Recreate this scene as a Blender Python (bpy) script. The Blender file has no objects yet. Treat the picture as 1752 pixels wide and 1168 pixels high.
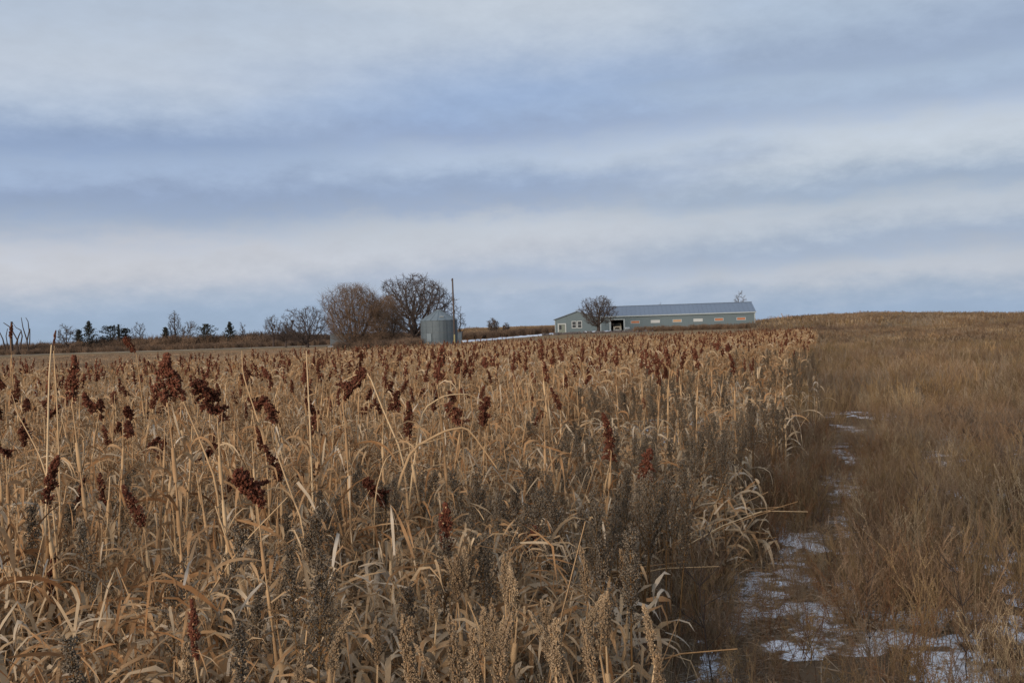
import bpy, math, random
import numpy as np
from mathutils import Vector, Matrix

S = bpy.context.scene
COL = S.collection
random.seed(7)
RNG = np.random.default_rng(11)
R = math.radians
U = random.uniform

def lin(r, g, b):
    return tuple(((c / 255) / 12.92 if c / 255 <= .04045 else ((c / 255 + .055) / 1.055) ** 2.4) for c in (r, g, b)) + (1.0,)

# ------------------------------------------------------------------ camera
FPX = 1703.0                                   # focal length in photo pixels (1752 wide)
EYE = 1.75
cam_d = bpy.data.cameras.new('camera'); cam = bpy.data.objects.new('camera', cam_d); COL.objects.link(cam)
cam_d.sensor_width = 36.0; cam_d.lens = 36.0 * FPX / 1752.0
cam_d.clip_start = 0.05; cam_d.clip_end = 12000
ROLL, PITCH = R(1.8), R(0.606)
CAMM = Matrix.Rotation(R(90) - PITCH, 3, 'X') @ Matrix.Rotation(-ROLL, 3, 'Z')
cam.matrix_world = Matrix.Translation((0, 0, EYE)) @ CAMM.to_4x4()
S.camera = cam

# ------------------------------------------------------------------ sky
SUN_EL, SUN_AZ = R(12), R(-150)                # azimuth from +Y towards +X: behind the camera, to the left
world = bpy.data.worlds.new('World'); S.world = world; world.use_nodes = True
wt = world.node_tree; wn = wt.nodes; wl = wt.links; wn.clear()
def N(nodes, typ, **kw):
    n = nodes.new(typ)
    for k, v in kw.items(): setattr(n, k, v)
    return n
def mth(nodes, links, op, a, b=None, c=None, clamp=False):
    n = nodes.new('ShaderNodeMath'); n.operation = op; n.use_clamp = clamp
    for i, v in enumerate((a, b, c)):
        if v is None: continue
        if isinstance(v, (int, float)): n.inputs[i].default_value = v
        else: links.new(v, n.inputs[i])
    return n.outputs[0]
def wm(op, a, b=None, c=None, clamp=False): return mth(wn, wl, op, a, b, c, clamp)
tc = N(wn, 'ShaderNodeTexCoord'); sep = N(wn, 'ShaderNodeSeparateXYZ'); wl.new(tc.outputs['Generated'], sep.inputs[0])
X, Y, Z = sep.outputs
hyp = wm('SQRT', wm('ADD', wm('MULTIPLY', X, X), wm('MULTIPLY', Y, Y)))
hyp = wm('MAXIMUM', hyp, 0.001)
tel = wm('DIVIDE', Z, hyp)                      # tan(elevation)
saz = wm('DIVIDE', X, hyp)                      # sin(azimuth)
# streaky cloud-sheet coordinates: azimuth by elevation
cmb = N(wn, 'ShaderNodeCombineXYZ'); wl.new(wm('MULTIPLY', saz, 2.2), cmb.inputs[0]); wl.new(wm('MULTIPLY', tel, 11.0), cmb.inputs[1]); wl.new(wm('MULTIPLY', Y, .8), cmb.inputs[2])
n1 = N(wn, 'ShaderNodeTexNoise'); n1.inputs['Scale'].default_value = 1.6; n1.inputs['Detail'].default_value = 4; n1.inputs['Roughness'].default_value = .5
wl.new(cmb.outputs[0], n1.inputs['Vector'])
n2 = N(wn, 'ShaderNodeTexNoise'); n2.inputs['Scale'].default_value = 3.4; n2.inputs['Detail'].default_value = 9; n2.inputs['Roughness'].default_value = .62
cm2 = N(wn, 'ShaderNodeCombineXYZ'); wl.new(wm('MULTIPLY', saz, 6.5), cm2.inputs[0]); wl.new(wm('MULTIPLY', tel, 13.0), cm2.inputs[1]); wl.new(Y, cm2.inputs[2])
wl.new(cm2.outputs[0], n2.inputs['Vector'])
warp = wm('ADD', wm('MULTIPLY', wm('SUBTRACT', n1.outputs['Fac'], .5), .045), wm('MULTIPLY', wm('SUBTRACT', n2.outputs['Fac'], .5), .034))
tw = wm('SUBTRACT', wm('ADD', tel, warp), wm('MULTIPLY', saz, .012))
TMAX = .36
fac = wm('DIVIDE', tw, TMAX, clamp=True)
def ramp(cols, hor):
    """cols: (photo row, r, g, b) seen up one column whose horizon is at row hor."""
    r = N(wn, 'ShaderNodeValToRGB'); r.color_ramp.interpolation = 'B_SPLINE'
    e = r.color_ramp.elements
    pts = sorted(((max(0., (hor - y) / FPX) / TMAX, lin(*c)) for y, *c in cols), key=lambda q: q[0])
    while len(e) < len(pts): e.new(.5)
    for k, (p, c) in enumerate(pts): e[k].position = min(1, p); e[k].color = c
    wl.new(fac, r.inputs[0]); return r.outputs[0]
left = ramp([(0,176,187,207),(60,176,188,210),(110,186,195,213),(160,188,196,214),(205,176,189,213),(240,150,168,201),(272,134,154,192),(300,160,178,210),(325,152,169,202),(350,141,158,192),(378,148,164,194),(405,166,177,200),(430,194,196,210),(458,198,198,208),(485,190,192,206),(512,166,179,202),(545,150,170,200),(585,152,171,197)], 589)
mid = ramp([(0,190,198,214),(60,188,197,214),(105,170,184,211),(150,150,172,210),(190,148,169,207),(225,144,161,197),(255,176,190,216),(280,168,183,210),(310,146,164,198),(345,150,165,195),(368,186,192,207),(395,194,198,211),(425,192,195,209),(450,180,187,205),(478,160,175,204),(497,180,188,206),(515,164,178,204),(545,156,173,200)], 566)
right = ramp([(0,172,186,210),(55,168,183,207),(105,152,168,198),(135,152,168,198),(155,168,184,210),(195,156,172,202),(225,176,188,212),(250,192,200,216),(285,194,201,215),(312,178,189,208),(340,148,165,194),(362,170,181,201),(385,188,194,208),(410,170,181,202),(432,154,169,197),(458,178,185,202),(482,190,193,206),(505,172,182,202),(530,151,170,199)], 545)
mx1 = N(wn, 'ShaderNodeMix', data_type='RGBA'); mx2 = N(wn, 'ShaderNodeMix', data_type='RGBA')
def mr(v, a, b):
    m = N(wn, 'ShaderNodeMapRange', interpolation_type='SMOOTHSTEP'); wl.new(v, m.inputs[0]); m.inputs[1].default_value = a; m.inputs[2].default_value = b; return m.outputs[0]
azw = wm('ADD', saz, wm('MULTIPLY', wm('SUBTRACT', n1.outputs['Fac'], .5), .5))
wl.new(mr(azw, -.36, .0), mx1.inputs[0]); wl.new(left, mx1.inputs[6]); wl.new(mid, mx1.inputs[7])
wl.new(mr(azw, .02, .30), mx2.inputs[0]); wl.new(mx1.outputs[2], mx2.inputs[6]); wl.new(right, mx2.inputs[7])
# fine mottling
br = N(wn, 'ShaderNodeMapRange'); wl.new(n2.outputs['Fac'], br.inputs[0]); br.inputs[1].default_value = .25; br.inputs[2].default_value = .75; br.inputs[3].default_value = .94; br.inputs[4].default_value = 1.06
tn = N(wn, 'ShaderNodeVectorMath', operation='MULTIPLY'); wl.new(mx2.outputs[2], tn.inputs[0]); tn.inputs[1].default_value = (.995, 1.028, 1.0)
hs = N(wn, 'ShaderNodeHueSaturation'); hs.inputs['Saturation'].default_value = .93; wl.new(tn.outputs[0], hs.inputs['Color'])
vm = N(wn, 'ShaderNodeVectorMath', operation='SCALE'); wl.new(hs.outputs[0], vm.inputs[0]); wl.new(br.outputs[0], vm.inputs['Scale'])
bgc = N(wn, 'ShaderNodeBackground'); wl.new(vm.outputs[0], bgc.inputs[0]); bgc.inputs[1].default_value = 1.03
nis = N(wn, 'ShaderNodeTexSky', sky_type='NISHITA'); nis.sun_disc = False; nis.sun_elevation = SUN_EL; nis.sun_rotation = SUN_AZ
bgs = N(wn, 'ShaderNodeBackground'); wl.new(nis.outputs[0], bgs.inputs[0]); bgs.inputs[1].default_value = 0.07
mxs = N(wn, 'ShaderNodeMixShader'); mxs.inputs[0].default_value = .97
wl.new(bgs.outputs[0], mxs.inputs[1]); wl.new(bgc.outputs[0], mxs.inputs[2])
out = N(wn, 'ShaderNodeOutputWorld'); wl.new(mxs.outputs[0], out.inputs[0])

sun_d = bpy.data.lights.new('sun', 'SUN'); sun = bpy.data.objects.new('sun', sun_d); COL.objects.link(sun)
sun_d.energy = 4.5; sun_d.angle = R(36); sun_d.color = (1.0, .85, .68)
sdir = Vector((math.sin(SUN_AZ) * math.cos(SUN_EL), math.cos(SUN_AZ) * math.cos(SUN_EL), math.sin(SUN_EL)))
sun.rotation_euler = sdir.to_track_quat('Z', 'Y').to_euler(); sun.location = (-20, -40, 60)

S.view_settings.view_transform = 'Standard'; S.view_settings.look = 'None'
S.view_settings.exposure = 0.0; S.view_settings.gamma = 1.0; S.view_settings.use_curve_mapping = False
S.render.engine = 'CYCLES'
S.cycles.max_bounces = 5; S.cycles.diffuse_bounces = 3; S.cycles.glossy_bounces = 2; S.cycles.transmission_bounces = 4
S.render.resolution_x, S.render.resolution_y = 1024, 682

# ------------------------------------------------------------------ helpers
def P(px, py, d):
    """world point at distance d (along +Y) on the sight line through photo pixel (px, py)."""
    v = CAMM @ Vector(((px - 876) / FPX, -(py - 584) / FPX, -1))
    v = v * (d / v.y); return Vector((v.x, v.y, v.z + EYE))
CT = CAMM.transposed()
def proj(x, y, z):
    v = CT @ Vector((x, y, z - EYE))
    return (876 + FPX * v.x / -v.z, 584 - FPX * v.y / -v.z) if v.z < 0 else (-9e3, -9e3)
def sstep(x, a, b):
    t = np.clip((np.asarray(x, float) - a) / (b - a), 0, 1); return t * t * (3 - 2 * t)
TAB_PX = [-3000, -600, 480, 700, 800, 950, 1300, 1500, 1752, 2300, 4000]
TAB_Z = [0, .3, .5, 1.2, 4.2, 4.4, 2.9, 3.5, 1.0, .8, .6]
def H(x, y):
    x = np.asarray(x, float); y = np.asarray(y, float)
    ys = np.maximum(y, 1.0); px = 876 + FPX * x / ys
    far = np.interp(px, TAB_PX, TAB_Z)
    w = np.where(px > 1330, sstep(y, 70, 480), sstep(y, 230, 600))
    wr = sstep(px, 1250, 1400)
    w = sstep(y, 230, 600) * (1 - wr) + sstep(y, 60, 460) * wr
    h = far * w
    h = h + .85 * sstep(y, 120, 185) * (1 - sstep(y, 240, 420)) * sstep(x, -12, 12) * (1 - wr * .5)
    h = h * (1 - sstep(y, 620, 1300))
    h = h + .035 * np.sin(x * .9 + 1.3) * np.sin(y * .7) + .02 * np.sin(x * 2.3 + y * 1.7)
    h = h + .5 * np.sin(x * .021 + 2) * np.sin(y * .017) * sstep(y, 300, 500) * .6
    return h
def Hs(x, y): return float(H(x, y))

def setp(o, label=None, cat=None, group=None, kind=None):
    if label: o['label'] = label
    if cat: o['category'] = cat
    if group: o['group'] = group
    if kind: o['kind'] = kind
    return o
def empty(name, loc=(0, 0, 0), rz=0, label=None, cat=None, group=None):
    o = bpy.data.objects.new(name, None); COL.objects.link(o); o.location = loc; o.rotation_euler = (0, 0, rz)
    o.empty_display_size = .2
    return setp(o, label, cat, group)

class MB:
    def __init__(s): s.v = []; s.f = []; s.m = []; s.t = []; s.mi = 0; s.ti = .5
    def vert(s, p): s.v.append((p[0], p[1], p[2])); s.t.append(s.ti); return len(s.v) - 1
    def face(s, *i): s.f.append(i); s.m.append(s.mi)
    def box(s, x0, x1, y0, y1, z0, z1):
        n = len(s.v)
        for z in (z0, z1):
            for x, y in ((x0, y0), (x1, y0), (x1, y1), (x0, y1)): s.vert((x, y, z))
        for q in ((3, 2, 1, 0), (4, 5, 6, 7), (0, 1, 5, 4), (1, 2, 6, 5), (2, 3, 7, 6), (3, 0, 4, 7)): s.face(*[n + k for k in q])
        return s
    def tube(s, pts, rad, sides=5, cap=False):
        n0 = len(s.v); P_ = [Vector(p) for p in pts]; prev = None
        for i, p in enumerate(P_):
            d = (P_[min(i + 1, len(P_) - 1)] - P_[max(i - 1, 0)])
            d = d.normalized() if d.length > 1e-9 else Vector((0, 0, 1))
            a = d.cross(Vector((.13, .97, .2)) if prev is None else prev)
            if prev is not None: a = prev - d * prev.dot(d)
            if a.length < 1e-6: a = d.orthogonal()
            a.normalize(); prev = a; b = d.cross(a)
            for k in range(sides):
                an = 2 * math.pi * k / sides
                s.vert(p + (a * math.cos(an) + b * math.sin(an)) * rad[i])
        for i in range(len(P_) - 1):
            for k in range(sides):
                k2 = (k + 1) % sides
                s.face(n0 + i * sides + k, n0 + i * sides + k2, n0 + (i + 1) * sides + k2, n0 + (i + 1) * sides + k)
        if cap: s.face(*[n0 + (len(P_) - 1) * sides + k for k in range(sides)])
    def octa(s, c, r, ax=None, st=1.0):
        """small seed: stretched octahedron along ax."""
        ax = ax or Vector((0, 0, 1)); a = ax.orthogonal().normalized(); b = ax.cross(a); n = len(s.v); c = Vector(c)
        for q in (ax * r * st, a * r, b * r, -a * r, -b * r, -ax * r * st): s.vert(c + q)
        for k in range(4):
            k2 = (k + 1) % 4; s.face(n, n + 1 + k, n + 1 + k2); s.face(n + 5, n + 1 + k2, n + 1 + k)
    def tetra(s, c, ax, r, st):
        a = ax.orthogonal().normalized(); b = ax.cross(a); n = len(s.v); c = Vector(c)
        s.vert(c + ax * r * st)
        for k in range(3):
            an = 2.094 * k; s.vert(c + (a * math.cos(an) + b * math.sin(an)) * r)
        s.face(n, n + 1, n + 2); s.face(n, n + 2, n + 3); s.face(n, n + 3, n + 1); s.face(n + 3, n + 2, n + 1)
    def mesh(s, name, mats, smooth=True):
        me = bpy.data.meshes.new(name); me.from_pydata(s.v, [], s.f)
        for m in (mats if isinstance(mats, (list, tuple)) else [mats]): me.materials.append(m)
        me.polygons.foreach_set('material_index', np.array(s.m, 'i'))
        me.polygons.foreach_set('use_smooth', np.full(len(s.f), smooth))
        a = me.attributes.new('tint', 'FLOAT', 'POINT'); a.data.foreach_set('value', np.array(s.t, 'f'))
        me.update(); return me
def obj(name, me, parent=None, loc=None, rot=None):
    o = bpy.data.objects.new(name, me); COL.objects.link(o)
    if parent: o.parent = parent
    if loc is not None: o.location = loc
    if rot is not None: o.rotation_euler = rot
    return o

# ------------------------------------------------------------------ materials
def new_mat(name):
    m = bpy.data.materials.new(name); m.use_nodes = True; nt = m.node_tree; nt.nodes.clear(); return m, nt.nodes, nt.links
def cramp(n, cols, interp='LINEAR'):
    r = n.new('ShaderNodeValToRGB'); r.color_ramp.interpolation = interp; e = r.color_ramp.elements
    while len(e) < len(cols): e.new(.5)
    for k, c in enumerate(cols):
        pos, c = (c[0], c[1:]) if len(c) == 4 else (k / (len(cols) - 1), c)
        e[k].position = pos; e[k].color = tuple(c) + (1,)
    return r
def veg(name, cols, trans=.22, patch=None, nscale=17., grain=.55, patchcols=None):
    """dry plant matter: tint by plant, by part and along it; optional colour patches over the land."""
    m, n, l = new_mat(name)
    oi = n.new('ShaderNodeObjectInfo'); at = n.new('ShaderNodeAttribute'); at.attribute_name = 'tint'
    tcn = n.new('ShaderNodeTexCoord'); no = n.new('ShaderNodeTexNoise'); no.inputs['Scale'].default_value = nscale; no.inputs['Detail'].default_value = 3
    l.new(tcn.outputs['Object'], no.inputs['Vector'])
    f = mth(n, l, 'ADD', mth(n, l, 'MULTIPLY', oi.outputs['Random'], .45), mth(n, l, 'MULTIPLY', at.outputs['Fac'], .55))
    f = mth(n, l, 'ADD', f, mth(n, l, 'MULTIPLY', mth(n, l, 'SUBTRACT', no.outputs['Fac'], .5), grain), clamp=True)
    r = cramp(n, cols); l.new(f, r.inputs[0]); c = r.outputs[0]
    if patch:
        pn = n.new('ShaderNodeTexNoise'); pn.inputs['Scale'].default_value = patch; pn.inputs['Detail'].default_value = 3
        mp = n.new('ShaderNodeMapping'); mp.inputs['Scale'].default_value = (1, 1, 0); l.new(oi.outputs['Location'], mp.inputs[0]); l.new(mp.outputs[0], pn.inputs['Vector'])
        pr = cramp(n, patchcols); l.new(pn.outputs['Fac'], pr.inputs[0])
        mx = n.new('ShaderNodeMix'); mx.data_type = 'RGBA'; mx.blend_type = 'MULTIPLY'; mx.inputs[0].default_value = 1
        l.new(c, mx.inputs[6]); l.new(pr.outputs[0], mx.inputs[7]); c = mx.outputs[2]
    d = n.new('ShaderNodeBsdfDiffuse'); l.new(c, d.inputs[0]); o = n.new('ShaderNodeOutputMaterial')
    if trans > 0:
        t = n.new('ShaderNodeBsdfTranslucent'); l.new(c, t.inputs[0]); mx = n.new('ShaderNodeMixShader'); mx.inputs[0].default_value = trans
        l.new(d.outputs[0], mx.inputs[1]); l.new(t.outputs[0], mx.inputs[2]); l.new(mx.outputs[0], o.inputs[0])
    else: l.new(d.outputs[0], o.inputs[0])
    return m
def surf(name, col, rough=.6, metal=0., var=.15, scale=3., bump=0.):
    m, n, l = new_mat(name); p = n.new('ShaderNodeBsdfPrincipled'); o = n.new('ShaderNodeOutputMaterial'); l.new(p.outputs[0], o.inputs[0])
    tcn = n.new('ShaderNodeTexCoord'); no = n.new('ShaderNodeTexNoise'); no.inputs['Scale'].default_value = scale; no.inputs['Detail'].default_value = 5
    l.new(tcn.outputs['Object'], no.inputs['Vector'])
    r = cramp(n, [tuple(c * (1 - var) for c in col), tuple(min(1, c * (1 + var)) for c in col)]); l.new(no.outputs['Fac'], r.inputs[0])
    l.new(r.outputs[0], p.inputs['Base Color']); p.inputs['Roughness'].default_value = rough; p.inputs['Metallic'].default_value = metal
    p.inputs['Specular IOR Level'].default_value = .3
    if bump:
        b = n.new('ShaderNodeBump'); b.inputs['Strength'].default_value = bump; l.new(no.outputs['Fac'], b.inputs['Height']); l.new(b.outputs[0], p.inputs['Normal'])
    return m

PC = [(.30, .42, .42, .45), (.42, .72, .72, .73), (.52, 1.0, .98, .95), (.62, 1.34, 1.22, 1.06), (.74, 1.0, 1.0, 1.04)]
M_straw = veg('dry_straw', [(.19, .115, .06), (.35, .22, .12), (.46, .31, .175), (.58, .43, .265)], .1)
M_leaf = veg('dry_leaf', [(.14, .070, .034), (.29, .155, .073), (.40, .245, .13), (.46, .33, .20), (.60, .48, .35)], .3)
M_pale = veg('pale_leaf', [(.20, .14, .09), (.34, .25, .16), (.46, .36, .25), (.56, .48, .39)], .28)
M_red = veg('rust_red_grain', [(.026, .011, .008), (.072, .027, .018), (.12, .044, .028), (.17, .072, .046)], 0, grain=.5, nscale=60)
M_redbrown = veg('faded_brown_grain', [(.05, .022, .015), (.12, .05, .03), (.17, .08, .045)], 0, grain=.5, nscale=60)
M_dark = veg('dark_weed_seed', [(.06, .048, .037), (.11, .088, .068), (.155, .127, .097), (.24, .19, .14)], 0, grain=.4, nscale=40)
M_dkstem = veg('dark_weed_stem', [(.09, .05, .025), (.17, .10, .045)], 0)
M_buff = veg('buff_grain', [(.12, .08, .05), (.22, .155, .098), (.33, .245, .16)], 0, grain=.5, nscale=60)
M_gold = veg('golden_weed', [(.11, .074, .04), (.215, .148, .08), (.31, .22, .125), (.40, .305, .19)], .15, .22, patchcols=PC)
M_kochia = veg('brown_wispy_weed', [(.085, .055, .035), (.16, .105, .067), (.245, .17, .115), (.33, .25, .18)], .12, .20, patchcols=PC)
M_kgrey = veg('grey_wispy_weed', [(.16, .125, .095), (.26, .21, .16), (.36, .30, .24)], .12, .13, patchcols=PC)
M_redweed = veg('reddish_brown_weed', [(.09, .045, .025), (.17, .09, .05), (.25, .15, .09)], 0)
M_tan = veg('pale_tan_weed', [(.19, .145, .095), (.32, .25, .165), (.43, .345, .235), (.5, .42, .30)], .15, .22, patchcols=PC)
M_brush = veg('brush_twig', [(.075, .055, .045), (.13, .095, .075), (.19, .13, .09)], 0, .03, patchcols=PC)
M_bark = veg('dark_bark', [(.035, .028, .026), (.075, .058, .052)], 0, nscale=2)
M_twig = veg('grey_twig', [(.05, .04, .038), (.10, .08, .072)], 0, nscale=1)
M_willow = veg('brown_twig', [(.10, .066, .046), (.175, .118, .082), (.235, .165, .12)], 0, nscale=1)
M_cedar = veg('dark_cedar', [(.028, .030, .029), (.045, .048, .044), (.068, .068, .06)], 0, nscale=1)
M_snow = surf('snow', (.60, .64, .72), .7, 0, .08, 12, .25)
def thin_snow_mat():
    m, n, l = new_mat('thin_broken_snow'); at = n.new('ShaderNodeAttribute'); at.attribute_name = 'tint'; g = n.new('ShaderNodeNewGeometry')
    a = n.new('ShaderNodeTexNoise'); a.inputs['Scale'].default_value = 19; a.inputs['Detail'].default_value = 6; a.inputs['Roughness'].default_value = .7; l.new(g.outputs['Position'], a.inputs['Vector'])
    f = mth(n, l, 'ADD', at.outputs['Fac'], mth(n, l, 'MULTIPLY', mth(n, l, 'SUBTRACT', a.outputs['Fac'], .5), 2.3))
    r = cramp(n, [(.0, .13, .092, .06), (.35, .20, .15, .105), (.46, .45, .46, .49), (.62, .66, .70, .78), (1, .76, .80, .88)]); l.new(f, r.inputs[0])
    d = n.new('ShaderNodeBsdfDiffuse'); l.new(r.outputs[0], d.inputs[0]); b = n.new('ShaderNodeBump'); b.inputs['Strength'].default_value = .5; b.inputs['Distance'].default_value = .02; l.new(a.outputs['Fac'], b.inputs['Height']); l.new(b.outputs[0], d.inputs['Normal'])
    o = n.new('ShaderNodeOutputMaterial'); l.new(d.outputs[0], o.inputs[0]); return m
M_thinsnow = thin_snow_mat()
M_wall = surf('sage_grey_metal_siding', (.088, .120, .138), .55, .1, .10, .25)
M_roof = surf('blue_grey_metal_roof', (.145, .185, .25), .45, .2, .10, .2)
M_trim = surf('pale_metal_trim', (.25, .29, .31), .5, 0, .08, 1)
M_white = surf('white_paint', (.34, .36, .37), .5, 0, .06, 2)
M_orange = surf('orange_board', (.29, .11, .05), .6, 0, .1, 2)
M_tanboard = surf('tan_board', (.33, .20, .11), .6, 0, .1, 2)
M_pane = surf('dark_pane', (.035, .04, .045), .15, 0, .1, 2)
M_doorleaf = surf('grey_green_door', (.13, .15, .13), .5, 0, .1, 2)
M_galv = surf('galvanised_steel', (.095, .118, .136), .65, .1, .16, 1.2)
M_galvroof = surf('galvanised_roof_sheet', (.135, .168, .195), .6, .1, .14, .9)
M_pole = surf('weathered_pole_wood', (.07, .056, .052), .8, 0, .25, 3)
M_yellow = surf('yellow_marker', (.36, .30, .13), .6, 0, .1, 3)
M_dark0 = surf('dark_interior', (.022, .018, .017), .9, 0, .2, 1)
M_truck = surf('cream_paint', (.34, .31, .25), .45, 0, .1, 3)
M_rubber = surf('black_rubber', (.03, .03, .03), .8, 0, .1, 3)
M_glass = surf('windscreen_glass', (.05, .06, .065), .1, 0, .1, 3)
M_rubble = surf('dark_rubble', (.09, .075, .07), .85, 0, .4, 3)
M_concrete = surf('pale_concrete', (.42, .43, .44), .8, 0, .15, 2)

# ground
def ground_mat():
    m, n, l = new_mat('winter_ground'); g = n.new('ShaderNodeNewGeometry'); sp = n.new('ShaderNodeSeparateXYZ'); l.new(g.outputs['Position'], sp.inputs[0])
    na = n.new('ShaderNodeTexNoise'); na.inputs['Scale'].default_value = 2.2; na.inputs['Detail'].default_value = 8; na.inputs['Roughness'].default_value = .7; l.new(g.outputs['Position'], na.inputs['Vector'])
    r1 = cramp(n, [(.06, .042, .028), (.125, .088, .058), (.20, .145, .10)]); l.new(na.outputs['Fac'], r1.inputs[0])
    nb = n.new('ShaderNodeTexNoise'); nb.inputs['Scale'].default_value = .035; nb.inputs['Detail'].default_value = 7
    mp = n.new('ShaderNodeMapping'); mp.inputs['Scale'].default_value = (.5, 1.6, 1); l.new(g.outputs['Position'], mp.inputs[0]); l.new(mp.outputs[0], nb.inputs['Vector'])
    r2 = cramp(n, [(.13, .10, .075), (.19, .14, .095), (.24, .17, .10), (.30, .22, .13)]); l.new(nb.outputs['Fac'], r2.inputs[0])
    def ss(v, a, b):
        q = n.new('ShaderNodeMapRange'); q.interpolation_type = 'SMOOTHSTEP'; l.new(v, q.inputs[0]); q.inputs[1].default_value = a; q.inputs[2].default_value = b; return q.outputs[0]
    mx = n.new('ShaderNodeMix'); mx.data_type = 'RGBA'; l.new(ss(sp.outputs[1], 25, 60), mx.inputs[0]); l.new(r1.outputs[0], mx.inputs[6]); l.new(r2.outputs[0], mx.inputs[7])
    # golden stubble far on the hills
    mg = n.new('ShaderNodeMix'); mg.data_type = 'RGBA'; mg.inputs[7].default_value = (.40, .235, .105, 1)
    l.new(mth(n, l, 'MULTIPLY', ss(sp.outputs[1], 330, 480), .8), mg.inputs[0]); l.new(mx.outputs[2], mg.inputs[6])
    d = n.new('ShaderNodeBsdfDiffuse'); l.new(mg.outputs[2], d.inputs[0]); b = n.new('ShaderNodeBump'); b.inputs['Strength'].default_value = .6; b.inputs['Distance'].default_value = .05
    l.new(na.outputs['Fac'], b.inputs['Height']); l.new(b.outputs[0], d.inputs['Normal'])
    o = n.new('ShaderNodeOutputMaterial'); l.new(d.outputs[0], o.inputs[0]); return m
def grid_mesh(name, xs, ys, hf, mat):
    gx, gy = np.meshgrid(xs, ys); gz = hf(gx, gy); v = np.stack([gx, gy, gz], -1).reshape(-1, 3)
    nx, ny = len(xs), len(ys); i = np.arange((ny - 1) * (nx - 1)); r, c = i // (nx - 1), i % (nx - 1); a = r * nx + c
    f = np.stack([a, a + 1, a + nx + 1, a + nx], 1)
    me = bpy.data.meshes.new(name); me.from_pydata(v.tolist(), [], f.tolist()); me.materials.append(mat)
    me.polygons.foreach_set('use_smooth', np.full(len(f), True)); me.update(); return me
tt = np.sinh(np.linspace(0, 6.2, 110)) / np.sinh(6.2) * 4500
xs = np.concatenate([-tt[:0:-1], tt])
ys = np.concatenate([-(np.sinh(np.linspace(0, 5, 30)) / np.sinh(5) * 1500)[:0:-1], np.sinh(np.linspace(0, 6.0, 240)) / np.sinh(6.0) * 6000])
ground = obj('ground', grid_mesh('ground', xs, ys, H, ground_mat())); setp(ground, kind='structure')

# pale stubble strip across the low field at the left, a sheet just above the ground
def sheet(name, xs, ys, dz, mat, kind='structure'):
    o = obj(name, grid_mesh(name, xs, ys, lambda x, y: H(x, y) + dz, mat)); return setp(o, kind=kind)
M_strip = surf('pale_stubble', (.27, .215, .15), .9, 0, .25, .3)
sheet('stubble_field', np.linspace(-170, -22, 90), np.linspace(193, 203, 12), .03, M_strip)

# ------------------------------------------------------------------ scattering of what nobody could count
def hidden_proto(me):
    return bpy.data.objects.new(me.name, me)        # never linked: only a source of geometry
def scatter(name, pts, rots, scl, idx, protos, label=None, cat=None):
    me = bpy.data.meshes.new(name); me.from_pydata([tuple(p) for p in pts], [], [])
    a = me.attributes.new('rot', 'FLOAT_VECTOR', 'POINT'); a.data.foreach_set('vector', np.asarray(rots, 'f').ravel())
    a = me.attributes.new('scl', 'FLOAT_VECTOR', 'POINT'); sc = np.asarray(scl, 'f')
    if sc.ndim == 1: sc = np.repeat(sc[:, None], 3, 1)
    a.data.foreach_set('vector', sc.ravel())
    a = me.attributes.new('pick', 'INT', 'POINT'); a.data.foreach_set('value', np.asarray(idx, 'i'))
    o = obj(name, me); setp(o, label, cat, kind='stuff')
    ng = bpy.data.node_groups.new(name, 'GeometryNodeTree'); ng.interface.new_socket('Geometry', in_out='INPUT', socket_type='NodeSocketGeometry'); ng.interface.new_socket('Geometry', in_out='OUTPUT', socket_type='NodeSocketGeometry')
    n, l = ng.nodes, ng.links; gi = n.new('NodeGroupInput'); go = n.new('NodeGroupOutput'); io = n.new('GeometryNodeInstanceOnPoints'); jn = n.new('GeometryNodeJoinGeometry')
    for p in reversed(protos):                      # the last link joined comes first
        q = n.new('GeometryNodeObjectInfo'); q.inputs['Object'].default_value = hidden_proto(p); q.inputs['As Instance'].default_value = False
        g2 = n.new('GeometryNodeGeometryToInstance'); l.new(q.outputs['Geometry'], g2.inputs[0]); l.new(g2.outputs[0], jn.inputs[0])
    def na(nm, ty):
        q = n.new('GeometryNodeInputNamedAttribute'); q.data_type = ty; q.inputs['Name'].default_value = nm; return q.outputs['Attribute']
    l.new(gi.outputs[0], io.inputs['Points']); l.new(jn.outputs[0], io.inputs['Instance']); io.inputs['Pick Instance'].default_value = True
    l.new(na('pick', 'INT'), io.inputs['Instance Index']); e2r = n.new('FunctionNodeEulerToRotation'); l.new(na('rot', 'FLOAT_VECTOR'), e2r.inputs[0]); l.new(e2r.outputs[0], io.inputs['Rotation'])
    l.new(na('scl', 'FLOAT_VECTOR'), io.inputs['Scale']); l.new(io.outputs[0], go.inputs[0])
    md = o.modifiers.new('scatter', 'NODES'); md.node_group = ng
    return o

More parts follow.
